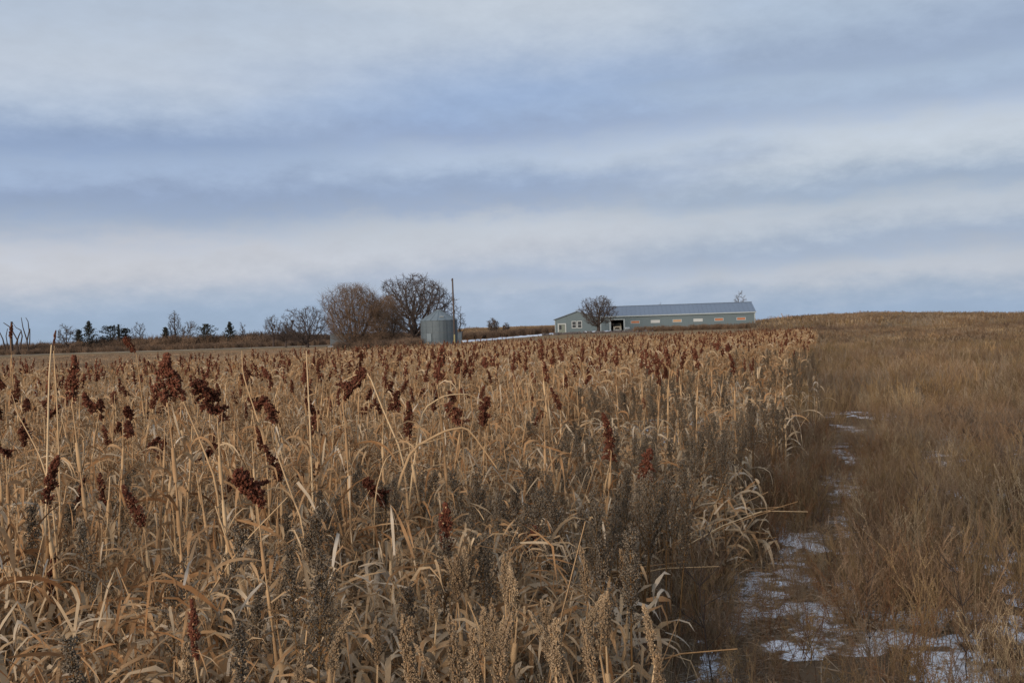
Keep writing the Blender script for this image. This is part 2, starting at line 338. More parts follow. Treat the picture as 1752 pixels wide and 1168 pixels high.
# ------------------------------------------------------------------ plant pieces
def ribbon(mb, p, d, L, w, droop, seg=7, fold=.25, twist=0., roll0=0., kink=None, thin=False):
    p = Vector(p); d = Vector(d).normalized(); st = L / seg; rows = []
    for i in range(seg + 1):
        t = i / seg; side = d.cross(Vector((0, 0, 1)))
        if side.length < .05: side = Vector((math.cos(roll0), math.sin(roll0), 0))
        side.normalize(); side = Matrix.Rotation(roll0 + twist * t, 3, d) @ side; nrm = side.cross(d)
        ww = w * (.55 + .9 * t if t < .35 else max(.04, 1 - ((t - .35) / .65) ** 1.6) * .86) * .5
        if thin: rows.append((mb.vert(p - side * ww), mb.vert(p + side * ww)))
        else: rows.append((mb.vert(p - side * ww + nrm * ww * fold), mb.vert(p), mb.vert(p + side * ww + nrm * ww * fold)))
        p = p + d * st
        d = d + Vector((U(-.05, .05), U(-.05, .05), -droop * st / max(L, .01) * (0.4 + 1.6 * t)))
        if kink is not None and i == kink: d = d * .35 + Vector((U(-.3, .3), U(-.3, .3), -1))
        d.normalize()
    for a, b in zip(rows, rows[1:]):
        for k in range(len(a) - 1): mb.face(a[k], a[k + 1], b[k + 1], b[k])
def rdir(el):
    a = U(0, 2 * math.pi); return Vector((math.cos(a) * math.cos(el), math.sin(a) * math.cos(el), math.sin(el)))

def seed_head(style, seeds=240, red=0):
    """grain head; base at the origin, growing up +Z. mats: 0 grain, 1 straw"""
    mb = MB(); L = {'compact': .235, 'open': .22, 'droop': .20, 'buff': .24, 'thin': .2}[style]
    big = (300 / seeds) ** .5 if seeds < 300 else 1.0 if style != 'buff' else .8
    mb.mi = 1; mb.tube([(0, 0, -.02), (0, 0, L * .5), (0, 0, L * .92)], [.004, .003, .0015], 4); mb.mi = 0
    if style in ('compact', 'buff', 'thin'):
        R0 = {'compact': .033, 'buff': .024, 'thin': .015}[style] * U(.85, 1.2); ph = U(0, 6)
        if style == 'compact':
            mb.ti = .05; mb.tube([(0, 0, L * t) for t in (.02, .15, .4, .7, .9, .98)], [R0 * q for q in (.1, .22, .3, .26, .14, .03)], 5)
        cl = [(random.random() ** .85, U(0, 6.283), U(.6, 1.35)) for _ in range(46 if style == 'compact' else 60)]
        for k in range(seeds):
            t, a, lump = random.choice(cl); t = min(1, max(0, t + U(-.05, .05))); a += U(-.45, .45)
            prof = math.sin(math.pi * min(1, max(.0, .06 + t * .92))) ** .55
            rr = R0 * prof * (U(.5, 1.12) if style == 'compact' else U(.55, 1.15)) * lump ** .55 * (1.2 - .5 * t)
            mb.ti = U(0, 1); ax = Vector((math.cos(a), math.sin(a), U(.4, 1.4))).normalized(); mb.mi = 1 if random.random() < .05 else 0
            rr *= U(.55, 1.08); mb.octa((rr * math.cos(a), rr * math.sin(a), L * (.02 + t)), U(.0038, .0058) * big, ax, U(1.0, 1.7))
    else:
        nb = 22 if style == 'open' else 17; lean = U(0, 6.28)
        per = max(3, seeds // nb)
        for b in range(nb):
            t = (b + .5) / nb; z = L * (.05 + .85 * t); a = U(0, 6.283) if style == 'open' else lean + U(-.9, .9)
            o = Vector((math.cos(a), math.sin(a), 0)); BL = (.062 if style == 'open' else .07) * (1 - .45 * t) * U(.8, 1.2)
            p = Vector((0, 0, z)); d = (o * .75 + Vector((0, 0, .85))).normalized(); pts = [p.copy()]
            for i in range(5):
                p = p + d * BL / 4; d = (d + Vector((o.x * .15, o.y * .15, -.48))).normalized(); pts.append(p.copy())
            mb.mi = 1; mb.ti = .3; mb.tube(pts, [.0015] * 6, 3); mb.mi = 0
            for k in range(per):
                s_ = (k / per) ** .8 * 4.99; i = int(s_); q = pts[i].lerp(pts[min(5, i + 1)], s_ - i)
                w = .0115 * (1 - .3 * k / per); mb.ti = U(0, 1)
                mb.octa(q + Vector((U(-w, w), U(-w, w), U(-w, w))), U(.0048, .0072) * big, rdir(U(-.5, 1.2)), U(1.0, 1.6))
    mb.mi = 0; return mb, L

def place_head(mb, head, base, tilt, az, curve=0.):
    """append the head mesh to mb with its base at base, tilted by tilt towards az."""
    M = Matrix.Rotation(az, 3, 'Z') @ Matrix.Rotation(tilt, 3, 'Y') @ Matrix.Rotation(U(0, 6), 3, 'Z'); n = len(mb.v); b = Vector(base)
    mo = mb.mi
    for (x, y, z), t in zip(head.v, head.t):
        bend = curve * z * z / .2
        v = M @ Vector((x + bend, y, z)) + b; mb.v.append(tuple(v)); mb.t.append(t)
    for f, m in zip(head.f, head.m): mb.f.append(tuple(n + i for i in f)); mb.m.append(mo + m)

def sorghum(style, h, nleaf, lod=0, leafL=(.25, .55), leafw=.021, pale=False, seeds=240, tl=None):
    """returns dict of MBs: stalk, leaves[], head (or None); height h is where the head begins."""
    st = MB(); lx, ly = U(-.07, .07), U(-.07, .07); nseg = 6 if lod == 0 else 3
    def sp(t): return Vector((lx * t * t * h + .006 * math.sin(t * 9), ly * t * t * h, t * h))
    pts = [sp(i / nseg) for i in range(nseg + 1)]; r0 = U(.006, .009)
    st.ti = U(.25, .9); st.tube(pts, [r0 * (1 - .62 * i / nseg) for i in range(nseg + 1)], 5 if lod == 0 else 3)
    if lod == 0:
        for k in range(1, 6):        # sheaths and nodes
            t = k / 6.5; a, b = sp(t), sp(min(1, t + .1)); st.ti = U(.1, .9)
            st.tube([a, a + (b - a) * .3, b], [r0 * 1.15, r0 * 1.5, r0 * 1.05], 5)
    lv = []; az = U(0, 6.28)
    for k in range(nleaf):
        mb = MB(); t = .12 + .78 * (k + U(0, .6)) / nleaf; az += math.pi + U(-.6, .6); el = U(.35, 1.25)
        d = Vector((math.cos(az) * math.cos(el), math.sin(az) * math.cos(el), math.sin(el))); mb.ti = U(0, 1)
        L = U(*leafL) * (1 - .3 * t)
        ribbon(mb, sp(t), d, L, leafw * U(.6, 1.15), U(2.2, 5.2), 8 if lod == 0 else 4, U(.1, .7), U(-2.6, 2.6), U(-.5, .5), random.choice([None, None, 2, 3, 4]) if lod == 0 else random.choice([None, 1, 2]), thin=lod > 0)
        lv.append(mb)
    hd = None
    if style:
        hd = MB(); H0, L = seed_head(style, seeds)
        tilt = (U(0, .35) if random.random() < .75 else U(.5, 1.3)) if tl is None else tl
        place_head(hd, H0, sp(1.0), tilt, U(0, 6.28), U(-.3, .3))
    return dict(stalk=st, leaves=lv, head=hd, h=h, top=sp(1.0))
def merge(dst, src, mi):
    n = len(dst.v); dst.v += src.v; dst.t += src.t; dst.f += [tuple(n + i for i in f) for f in src.f]; dst.m += [m + mi for m in src.m]
def joined(name, sp, leafmat, headmat):
    mb = MB(); merge(mb, sp['stalk'], 0)
    for q in sp['leaves']: merge(mb, q, 1)
    if sp['head']: merge(mb, sp['head'], 2)
    return mb.mesh(name, [M_straw, leafmat, headmat, M_straw])

# ------------------------------------------------------------------ plant layout
def edge_x(y):                                   # right-hand edge of the sorghum
    return np.interp(y, [0, 3, 5, 7.4, 10, 14, 30, 60, 90], [-1, -.3, .35, 1.3, 2.25, 3.7, 8.8, 17.9, 27.2])
def far_y(px): return np.interp(px, [-400, 150, 500, 700, 1000, 1420], [32, 34, 46, 64, 78, 92])
def in_field(x, y):
    px = 876 + FPX * x / np.maximum(y, .1)
    return (x < edge_x(y) + (.12 + .02 * np.minimum(y, 12)) * np.sin(y * 1.9)) & (y < far_y(px)) & (px > -420)
def poisson(n, y0, y1, pxa=-120, pxb=1870, test=None):
    """n points evenly over the land inside the view fan between y0 and y1."""
    out = []
    while len(out) < n:
        m = n * 3; y = np.sqrt(RNG.uniform(y0 ** 2, y1 ** 2, m)); x = RNG.uniform((pxa - 876) / FPX, (pxb - 876) / FPX, m) * y
        x = x + RNG.uniform(-.3, .3, m) * (y < 6)
        k = test(x, y) if test is not None else np.ones(m, bool)
        out += list(zip(x[k], y[k]))
    out = np.array(out[:n]); return out
def fanarea(y0, y1, test, n=40000, pxa=-120, pxb=1870):
    y = np.sqrt(RNG.uniform(y0 ** 2, y1 ** 2, n)); x = RNG.uniform((pxa - 876) / FPX, (pxb - 876) / FPX, n) * y
    return test(x, y).mean() * (y1 ** 2 - y0 ** 2) / 2 * (pxb - pxa) / FPX
def density(rho, y0, y1, test, **k):
    return poisson(max(4, int(rho * fanarea(y0, y1, test, **k))), y0, y1, test=test, **k)

def band(y): return np.interp(y, [0, 6, 9, 13, 22, 34, 60], [0, .2, 1.6, 2.8, 2.6, 1.2, .3])
def tall_in(x, y):
    return in_field(x, y) & ((x < edge_x(y) - band(y)) | (RNG.random(len(x)) < .12))
# --- sorghum kinds (near: with parts)
HEADED = [sorghum(s, h, nl, tl=tl, seeds=760) for s, h, nl, tl in (('compact', 1.12, 6, .12), ('compact', 1.3, 6, .35), ('compact', 1.0, 5, .05), ('open', 1.2, 6, .2), ('open', 1.05, 5, .4), ('droop', 1.15, 6, .5), ('compact', 1.22, 5, .08), ('droop', 1.3, 5, 1.0), ('thin', 1.1, 5, .1))]
BARE = [sorghum(None, h, nl, leafL=(.25, .6), leafw=.031) for h, nl in ((1.2, 9), (1.0, 9), (1.35, 8), (.85, 8), (1.1, 10))]
ARCH = [sorghum(None, h, nl, leafL=(.5, .75), leafw=.036) for h, nl in ((.55, 8), (.65, 9), (.8, 9))]
BUFF = [sorghum('buff', h, nl, seeds=800, tl=U(.02, .14)) for h, nl in ((.62, 4), (.74, 5), (.85, 4))]
for b in BUFF:
    pass
def parts_of(lst, leafmat, headmat):
    out = []
    for q in lst:
        out.append(dict(stalk=q['stalk'].mesh('stalk', M_straw), leaves=[m.mesh('leaf', leafmat) for m in q['leaves']],
                        head=q['head'].mesh('seed_head', [headmat, M_straw]) if q['head'] else None, h=q['h'], top=q['top']))
    return out
G_HEAD = parts_of(HEADED, M_leaf, M_red); G_BARE = parts_of(BARE, M_leaf, M_red); G_ARCH = parts_of(ARCH, M_pale, M_buff); G_BUFF = parts_of(BUFF, M_pale, M_buff)
def grow(name, g, x, y, rz, sxy, sz, tilt, label, cat, group, z=None, head=1.0):
    o = empty(name, (x, y, (Hs(x, y) if z is None else z) - .01), rz, label, cat, group); o.rotation_euler = (tilt[0], tilt[1], rz); o.scale = (sxy, sxy, sz)
    for nm, me in [('stalk', g['stalk'])] + [('leaf', m) for m in g['leaves']] + ([('seed_head', g['head'])] if g['head'] else []):
        c = bpy.data.objects.new(nm, me); COL.objects.link(c); c.parent = o
        if nm == 'seed_head':                       # keeps its own proportions whatever the stalk's length
            hs = head / sxy; hz = head / sz; c.scale = (hs, hs, hz); tp = g['top']; c.location = (tp[0] * (1 - hs), tp[1] * (1 - hs), tp[2] * (1 - hz))
    return o

HEROES = [  # photo pixel of the head's middle, its height in pixels, kind of head, label
 (17, 562, 24, 1, 'tall sorghum with small dark head against sky at far left edge'),
 (92, 570, 26, 8, 'thin pinkish sorghum spike standing against the sky at the left'),
 (232, 578, 36, 5, 'rust red sorghum head rising above the distant cedar line'),
 (285, 635, 84, 3, 'largest open rust red sorghum head crossed by a straw leaf'),
 (122, 645, 74, 6, 'straight rust red sorghum head on tall stalk at left'),
 (370, 662, 76, 4, 'leaning tufted rust red head with layered drooping clumps'),
 (467, 692, 42, 5, 'dark drooping sorghum head left of the tall pale stalk'),
 (518, 638, 38, 0, 'small upright red sorghum head beside a tall pale stalk'),
 (584, 640, 70, 7, 'long leaning rust red head below the brown willow'),
 (615, 616, 40, 2, 'blunt red sorghum head at the end of a bent straw leaf'),
 (747, 618, 62, 0, 'big rust red sorghum head in front of the grain bin'),
 (728, 634, 34, 2, 'small rust head touching the big one before the grain bin'),
 (788, 612, 28, 0, 'small red sorghum head just right of the grain bin'),
 (790, 703, 50, 4, 'loose rust head under an arching pale leaf'),
 (832, 704, 50, 3, 'open rust head right of the arching pale leaf'),
 (541, 730, 42, 4, 'dark loose sorghum head with gaps showing straw behind'),
 (449, 786, 40, 0, 'dark maroon head low among tangled leaves'),
 (479, 802, 62, 1, 'narrow maroon head low beside a leaning pale stalk'),
 (80, 835, 80, 6, 'thick maroon head low at the left edge'),
 (385, 855, 52, 0, 'leaning maroon head above the dark weeds'),
 (426, 632, 28, 5, 'small bent rust head below the conical cedar'),
 (877, 620, 34, 0, 'red sorghum head right of the snow strip'),
 (899, 620, 32, 0, 'slim red sorghum head beyond two bright stalks'),
 (926, 600, 36, 6, 'tallest red sorghum head left of the barn gable'),
 (948, 608, 24, 2, 'small red head just below the barn gable corner'),
 (963, 604, 28, 1, 'leaning red head below the white framed barn door'),
 (937, 638, 36, 0, 'red sorghum head midway under the barn gable'),
 (996, 604, 24, 2, 'short red sorghum head under the paired barn windows'),
 (958, 687, 38, 1, 'isolated slim red head low in the straw'),
 (912, 718, 34, 5, 'ragged brown head just above the dark weeds'),
 (1036, 607, 22, 2, 'tiny red head below the tree at the barn'),
 (1054, 610, 32, 0, 'thick red head below the dark barn doorway'),
 (1096, 616, 30, 0, 'red head below the first orange barn opening'),
 (1128, 619, 28, 6, 'broad red head in the dense cluster under the barn'),
 (1145, 612, 34, 0, 'tall red head in the dense cluster under the barn'),
 (1165, 617, 32, 1, 'leaning red head right of the dense cluster'),
 (1129, 646, 34, 0, 'lower red head below the dense cluster'),
 (1158, 642, 24, 8, 'blackish slim head below the dense cluster'),
 (1195, 615, 36, 0, 'paired red heads seen under the fourth barn opening'),
 (1255, 625, 34, 6, 'squat red head near the right end of the barn'),
 (1289, 623, 22, 8, 'slim red head under the right end of the barn'),
 (86, 1015, 74, 1, 'leaning maroon head crossing a pale stalk at lower left'),
 (135, 1037, 50, 2, 'rounded maroon head lying sideways at lower left'),
 (410, 945, 46, 5, 'loose rust head among the dark weeds'),
 (515, 815, 52, 7, 'sideways brown head behind a straight pale stalk'),
 (666, 1080, 24, 2, 'small rust head deep among pale grain heads'),
 (883, 655, 28, 0, 'short red head below two taller red heads'),
 (1273, 628, 22, 0, 'small red head left of the field corner'),
]
n_ind = 0
for px, py, Lp, k, lab in HEROES:
    g = G_HEAD[k]; d = min(60, (.215 if k != 8 else .2) * FPX / Lp)
    p = P(px, py, d); z0 = Hs(p.x, p.y); sz = (p.z - z0) / (g['h'] + .1); sz = min(1.9, max(.35, sz)); rz = U(0, 6.28)
    off = Matrix.Rotation(rz, 3, 'Z') @ Vector((g['top'][0], g['top'][1], 0)); sxy = 1.0
    grow('sorghum_plant', g, p.x - off.x * sxy, p.y - off.y * sxy, rz, sxy, sz, (0, 0), lab, 'sorghum plant', 'dry sorghum plants in the field'); n_ind += 1

# the nearest other headed and leafy plants, each on its own
near = density(12, 2.9, 6.6, in_field, pxa=-300); near = near[np.argsort(near[:, 1])]
SHARED = {'h': 'dry sorghum with rust red seed head', 'b': 'headless dry straw sorghum stalk', 'a': 'dry plant with long arching pale leaves'}
def ZN(q): return ('at the far left' if q[0] < 200 else 'left of centre' if q[0] < 620 else 'near the centre' if q[0] < 940 else 'right of centre') + (' at the bottom' if q[1] > 1000 else ' in the lower field' if q[1] > 800 else ' towards the field top')
NB = 0; rest = []
for x, y in near:
    u = random.random(); tilt = (U(-.12, .12), U(-.12, .12)); rz = U(0, 6.28); px = 876 + FPX * x / y
    low = px > 500 + 60 * (y - 3) and y < 5.5                       # the weedy corner at the bottom is lower
    left_ = px < 500
    if NB >= 300 - n_ind: rest.append((x, y)); continue
    if (low and u < .75) or (not left_ and u < .25): g, key, sz, gr = random.choice(G_ARCH), 'a', U(.65, 1.0), 'low arching dry sorghum plants'
    elif u < (.90 if left_ else .93): g, key, sz, gr = random.choice(G_BARE), 'b', U(.6, 1.0) * (.72 if low or y < 4 else 1), 'headless dry sorghum stalks'
    else: g, key, sz, gr = random.choice(G_HEAD), 'h', U(.6, .95) * (.75 if low else 1), 'headed sorghum plants in the near field'
    q = proj(x, y, Hs(x, y) + g['h'] * sz)
    grow('sorghum_plant', g, x, y, rz, U(.9, 1.1), sz, tilt, SHARED[key] + (', low ' if sz < .72 else ', tall ') + ZN(q), 'sorghum plant', gr); NB += 1

# single bent and broken stalks in a pale straw tint
BROKEN = [(5.2, [(372, 830), (345, 760), (312, 683)], 5, 'pale straight leaning stalk crossing the left field'), (5.0, [(90, 850), (68, 778), (26, 700)], 4, 'short pale leaning stalk at far left'),
 (7.2, [(690, 780), (655, 700), (628, 632), (590, 650)], 4, 'sharply bent straw leaf tip over the blunt red head'), (5.0, [(520, 900), (495, 835), (470, 765)], 5, 'pale leaning stalk between maroon heads'),
 (4.4, [(330, 1060), (410, 935), (492, 850)], 4, 'long thin tan stalk leaning right at lower left'), (5.6, [(650, 940), (700, 770), (762, 736), (800, 730), (850, 800)], 7, 'thick bent stalk arching with a drooping pale tip'),
 (6.2, [(700, 850), (722, 700), (760, 676), (800, 673), (828, 688)], 4, 'thin pale arch above the loose rust heads'), (5.4, [(640, 850), (660, 780), (700, 765), (770, 745)], 3, 'thin tan stem reaching right below the arch'),
 (4.8, [(75, 1000), (80, 820), (84, 640), (88, 590)], 6, 'tall straight pale stalk at far left'), (5.1, [(100, 1050), (103, 860), (98, 700), (92, 600)], 5, 'second tall straight pale stalk at far left'), (6.0, [(462, 900), (455, 760), (415, 640), (414, 600)], 4, 'tall slim stalk left of centre'), (6.4, [(535, 850), (530, 720), (524, 600)], 5, 'tall upright stalk behind the small red head')]
for d, pts, wpx, lab in BROKEN:
    w3 = [P(px, py, d + .05 * i) for i, (px, py) in enumerate(pts)]; b0 = w3[0]; b = Vector((b0.x - (w3[1].x - b0.x) * .5, b0.y, 0)); b.z = Hs(b.x, b.y) - .02
    ln = [b] + w3; mb = MB(); mb.ti = .95; r = wpx * d / FPX / 2; q = []
    for i in range(len(ln) - 1):                    # rounded polyline
        for t in (0, .25, .5, .75): q.append(ln[i].lerp(ln[i + 1], t))
    q.append(ln[-1]); q = [q[0]] + [(q[i - 1] + q[i] * 2 + q[i + 1]) / 4 for i in range(1, len(q) - 1)] + [q[-1]]
    mb.tube([v - b for v in q], [r * (1 - .65 * i / len(q)) for i in range(len(q))], 5)
    o = empty('broken_stalk', b, 0, lab, 'stalk', 'single leaning pale stalks'); obj('stalk', mb.mesh('stalk', M_straw), o)
    m2 = MB(); m2.ti = .8; ribbon(m2, tuple(q[len(q) // 2] - b), (U(-.5, .5), -.2, .8), .3, .018, 4, 7, .4, 1.5); obj('leaf', m2.mesh('leaf', M_leaf), o)

# the rest of the field
PJ = [joined('sorghum', q, M_leaf, M_red) for q in HEADED + BARE]
nH = len(HEADED)
FAR = [sorghum(s, h, nl, 1, (.35, .5), .05, seeds=sd) for s, h, nl, sd in (('compact', 1.05, 6, 30), ('compact', .95, 6, 26), ('open', 1.0, 6, 30), ('compact', 1.15, 5, 26), (None, 1.15, 8, 0), (None, 1.0, 9, 0), (None, 1.3, 7, 0), (None, .9, 8, 0))]
PF = [joined('sorghum_far', q, M_leaf, M_red) for q in FAR]
def field_scatter(name, pts, protos, nhead, phead, s0, s1, label):
    n = len(pts); idx = np.where(RNG.random(n) < phead, RNG.integers(0, nhead, n), RNG.integers(nhead, len(protos), n))
    z = H(pts[:, 0], pts[:, 1]) - .01; rot = np.stack([RNG.uniform(-.2, .2, n), RNG.uniform(-.2, .2, n), RNG.uniform(0, 6.28, n)], 1)
    sc = RNG.uniform(s0, s1, n) ; s3 = np.stack([RNG.uniform(.9, 1.1, n), RNG.uniform(.9, 1.1, n), sc], 1)
    return scatter(name, np.column_stack([pts, z]), rot, s3, idx, protos, label)
mid_pts = np.concatenate([density(13, 6.6, 15, tall_in, pxa=-300), np.array(rest).reshape(-1, 2)])
field_scatter('sorghum_stand', mid_pts, PJ, nH, .12, .66, .98, 'dry straw coloured sorghum standing thick in the middle of the field')
far_pts = np.concatenate([density(12, 15, 38, tall_in), density(9, 38, 95, in_field)])
field_scatter('distant_sorghum_stand', far_pts, PF, 4, .14, .78, 1.06, 'dense tan sorghum dotted with dark red heads towards the barn')

# fallen leaves and broken straw between the stalks
def litter(n, hgt, L, w, mat2=.3):
    mb = MB()
    for k in range(n):
        x, y = U(-.28, .28), U(-.28, .28); z = random.random() ** 1.3 * hgt; mb.ti = U(0, 1); mb.mi = 0 if random.random() > mat2 else 1
        el = U(-.4, 1.2); ribbon(mb, (x, y, z), rdir(el), U(*L), w * U(.4, 1.1), U(1, 5), 5, .3, U(-3, 3), U(-1, 1), random.choice([None, 1, 2]), thin=True)
    for k in range(n // 16):
        x, y = U(-.3, .3), U(-.3, .3); d = rdir(U(-.1, 1.2)); p = Vector((x, y, U(.0, hgt * .7))); mb.mi = 2; mb.ti = U(0, 1); l_ = U(.3, .6)
        mb.tube([p, p + d * l_ * .5 + Vector((0, 0, .02)), p + d * l_], [.004, .0035, .0025], 3)
    for k in range(n * 2):
        mb.ti = U(0, 1); mb.mi = 0 if random.random() > mat2 else 1; ribbon(mb, (U(-.28, .28), U(-.28, .28), random.random() * hgt), rdir(U(-1, 1.3)), U(.04, .16), w * U(.3, .8), U(1, 5), 3, .3, U(-3, 3), U(-1, 1), None, thin=True)
    return mb.mesh('litter', [M_leaf, M_pale, M_straw])
LIT = [litter(64, .5, (.12, .42), .030, .62) for _ in range(5)] + [litter(55, .78, (.15, .38), .018, .2) for _ in range(4)]
def lit_scatter(name, pts, i0, i1, label, s=(.8, 1.2)):
    n = len(pts); scatter(name, np.column_stack([pts, H(pts[:, 0], pts[:, 1])]), np.stack([RNG.uniform(-.1, .1, n), RNG.uniform(-.1, .1, n), RNG.uniform(0, 6.28, n)], 1), RNG.uniform(*s, n), RNG.integers(i0, i1, n), LIT, label)
lit_scatter('leaf_litter', density(16, 2.2, 10, in_field, pxa=-300), 0, 5, 'tangled fallen dry leaves and straw under the sorghum')
lit_scatter('hanging_dry_leaves', np.concatenate([density(5, 3.4, 8, in_field), density(8, 8, 22, tall_in), density(3.5, 22, 60, tall_in)]), 5, 9, 'mass of dry hanging leaves between the sorghum stalks')

# ------------------------------------------------------------------ dark seed-headed weeds
def dark_weed(h, pl, rad, nb, per, lean):
    st = MB(); sd = MB(); a0 = U(0, 6.28); l0 = Vector((math.cos(a0), math.sin(a0), 0)) * lean
    def sp(t): return l0 * t * t * h + Vector((0, 0, t * h))
    st.ti = U(0, 1); st.tube([sp(i / 5) for i in range(6)], [.0048 * (1 - .12 * i) for i in range(6)], 4)
    for b in range(nb):
        t0 = 1 - pl / h * (1 - b / nb) ** 1.1; p = sp(t0); a = b * 2.4 + U(-.5, .5); BL = rad * (1.25 - .85 * (b / nb)) * U(.7, 1.3) * 1.6
        d = Vector((math.cos(a) * .6, math.sin(a) * .6, U(.6, 1.1))).normalized(); q = p + d * BL * .5; e = q + (d + Vector((0, 0, .5))).normalized() * BL * .5
        st.tube([p, q, e], [.002, .0016, .001], 3)
        for k in range(per):
            s_ = random.random(); c = p.lerp(q, s_ * 2) if s_ < .5 else q.lerp(e, s_ * 2 - 1); w = .013 * (1.15 - .5 * s_)
            sd.ti = U(0, 1); sd.tetra(c + Vector((U(-w, w), U(-w, w), U(-w, w))), rdir(U(-.6, 1.3)), U(.0028, .0045), U(1.6, 3.2))
    for k in range(per * 2):
        c = sp(1 - U(-.02, .45) * pl / h); w = .012; sd.ti = U(0, .8); sd.tetra(c + Vector((U(-w, w), U(-w, w), 0)), rdir(U(0, 1.4)), U(.003, .0048), U(1.6, 3))
    return st, sd
DW = [dark_weed(h, pl, rad, nb, per, ln) for h, pl, rad, nb, per, ln in ((.95, .34, .055, 18, 34, .06), (.85, .30, .075, 16, 34, .12), (1.05, .34, .042, 18, 34, .02), (.8, .34, .085, 18, 32, .1), (.7, .25, .05, 14, 34, .2))]
GD = [dict(stalk=a.mesh('stem', M_dkstem), head=b.mesh('seed_plume', M_dark)) for a, b in DW]
def poly_in(px, py, poly):
    c = False
    for i in range(len(poly)):
        (x1, y1), (x2, y2) = poly[i - 1], poly[i]
        if (y1 > py) != (y2 > py) and px < (x2 - x1) * (py - y1) / (y2 - y1) + x1: c = not c
    return c
DK_HERO = [(1047, 735, 'pointed grey-brown weed plume standing alone in the straw'), (1225, 715, 'dark weed plume at the right shoulder of the sorghum'), (940, 800, 'dark bushy weed in the middle of the weed belt'),
 (465, 905, 'tall dark weed plume in front of straw at lower left'), (525, 975, 'narrow dark weed plume right of lower left cluster'), (1023, 945, 'solitary blackish weed plume near the snow'),
 (350, 935, 'dark weed spike left of a loose rust head'), (450, 1060, 'broad fuzzy grey weed plume at the bottom'), (830, 870, 'dark weed plume above pale grain heads'), (700, 880, 'dark weed plume left of centre'), (165, 1080, 'dim dark weed under the rounded maroon head'), (280, 960, 'wide dark weed clump at lower left'), (1110, 800, 'dark weed beside orange straw stems'), (860, 760, 'small dark weed top showing among straw leaves')]
DPOLY = [(200, 905), (520, 860), (620, 800), (900, 760), (1000, 700), (1080, 690), (1300, 650), (1400, 620), (1400, 660), (1300, 720), (1230, 800), (1120, 900), (1060, 960), (900, 940), (620, 1010), (520, 1120), (250, 1140), (190, 1030)]
dk = [(px, py, lab) for px, py, lab in DK_HERO]
while len(dk) < 112:
    px, py = U(150, 1400), U(640, 1150)
    if poly_in(px, py, DPOLY) and random.random() < (1 if py < 880 else .16 if px > 520 else .07): dk.append((px, py, None))
for i in range(6): dk.append((U(-20, 260), U(700, 900), None))
for i in range(150):
    y = U(8, 30) if i % 3 else U(8, 18); x = float(edge_x(y)) - U(-.2, 1.15) * float(band(y)); q = proj(x, y, Hs(x, y) + .88); dk.append((q[0], q[1], None))
def zone(px, py):
    v = 'at the bottom' if py > 1000 else 'in the lower field' if py > 850 else 'in the middle of the field' if py > 740 else 'high in the field'
    return ('far left ' if px < 200 else 'left of centre ' if px < 620 else 'near centre ' if px < 940 else 'right of centre ' if px < 1180 else 'by the field edge ') + v
def dk_label(px, py, k): return ('slender', 'bushy', 'narrow upright', 'broad fuzzy', 'short leaning')[k] + ' dark weed plume ' + zone(px, py)
for px, py, lab in dk:
    z = U(.82, .98); hor = 566 - .0314 * (px - 876); d = (EYE - z) * FPX / (py - 40 * 0 - hor); d = max(2.7 if lab else U(3.1, 3.6), min(60, d)); k = random.randrange(5)
    p = P(px, py, d); sz = z / (DW[k][0].v[-1][2] if False else (.95, .85, 1.05, .8, .7)[k]) * U(.95, 1.05); o = empty('dark_weed', (p.x, p.y, Hs(p.x, p.y) - .01), 0, lab or dk_label(px, py, k), 'weed', 'dark seed plumed weeds in the sorghum')
    o.rotation_euler = (U(-.1, .1), U(-.1, .1), U(0, 6.28)); o.scale = (U(.9, 1.25), U(.9, 1.25), min(1.5, sz))
    for nm, me in (('stem', GD[k]['stalk']), ('seed_plume', GD[k]['head'])):
        c = bpy.data.objects.new(nm, me); COL.objects.link(c); c.parent = o

# buff grain heads low in the foreground
BF_HERO = [(612, 1095, 'large pale grain head at the bottom of the picture'), (802, 1110, 'wide pale grain head at bottom centre'), (852, 1050, 'slender pale grain head with visible stem'), (336, 1135, 'pale grain head cut by the bottom edge at left'),
 (770, 980, 'thin tall pale grain head left of centre'), (727, 1010, 'orange tinted narrow grain head'), (960, 1075, 'buff loose grain head at bottom right of the sorghum'), (985, 985, 'brown feathery grain head below the solitary dark plume'), (1045, 1060, 'rust tinted grain head at the snow edge'), (880, 1120, 'short pale grain head at the bottom'), (560, 1010, 'faint pale grain head behind the dark weeds'), (700, 1130, 'pale grain head half hidden by leaves')]
bf = [(a, b, c) for a, b, c in BF_HERO] + [(U(480, 1120), U(930, 1150), None) for _ in range(34)]
for px, py, lab in bf:
    hor = 566 - .0314 * (px - 876); z = U(.72, .9); d = max(2.9, (EYE - z) * FPX / (py - hor)); k = random.randrange(3); g = G_BUFF[k]; p = P(px, py, d)
    grow('pale_grain_plant', g, p.x, p.y, U(0, 6.28), 1.0, p.z / (g['h'] + .12), (U(-.05, .05), U(-.05, .05)), lab or ('short', 'medium', 'tall')[k] + ' pale grain head ' + zone(px, py), 'grain plant', 'pale grain heads low in the foreground', head=U(.65, .9))

# pale arching plants along the field's edge
for i in range(105):
    y = U(5.6, 17) if i % 4 else U(11, 20); x = float(edge_x(y)) + U(-1.2, .30) * (1 if y < 10 else 1.6); px, _ = proj(x, y, .5)
    lab = 'pale arching leafed plant at the field edge, ' + ('nearest the camera' if y < 6.5 else 'beside the ditch snow' if y < 10 else 'by the middle snow patches' if y < 14 else 'farthest up')
    grow('arching_leaf_plant', random.choice(G_ARCH), x, y, U(0, 6.28), U(.9, 1.15), U(.7, 1.05), (U(-.1, .1), U(-.1, .1)), lab, 'dry plant', 'arching leafed plants along the field edge')

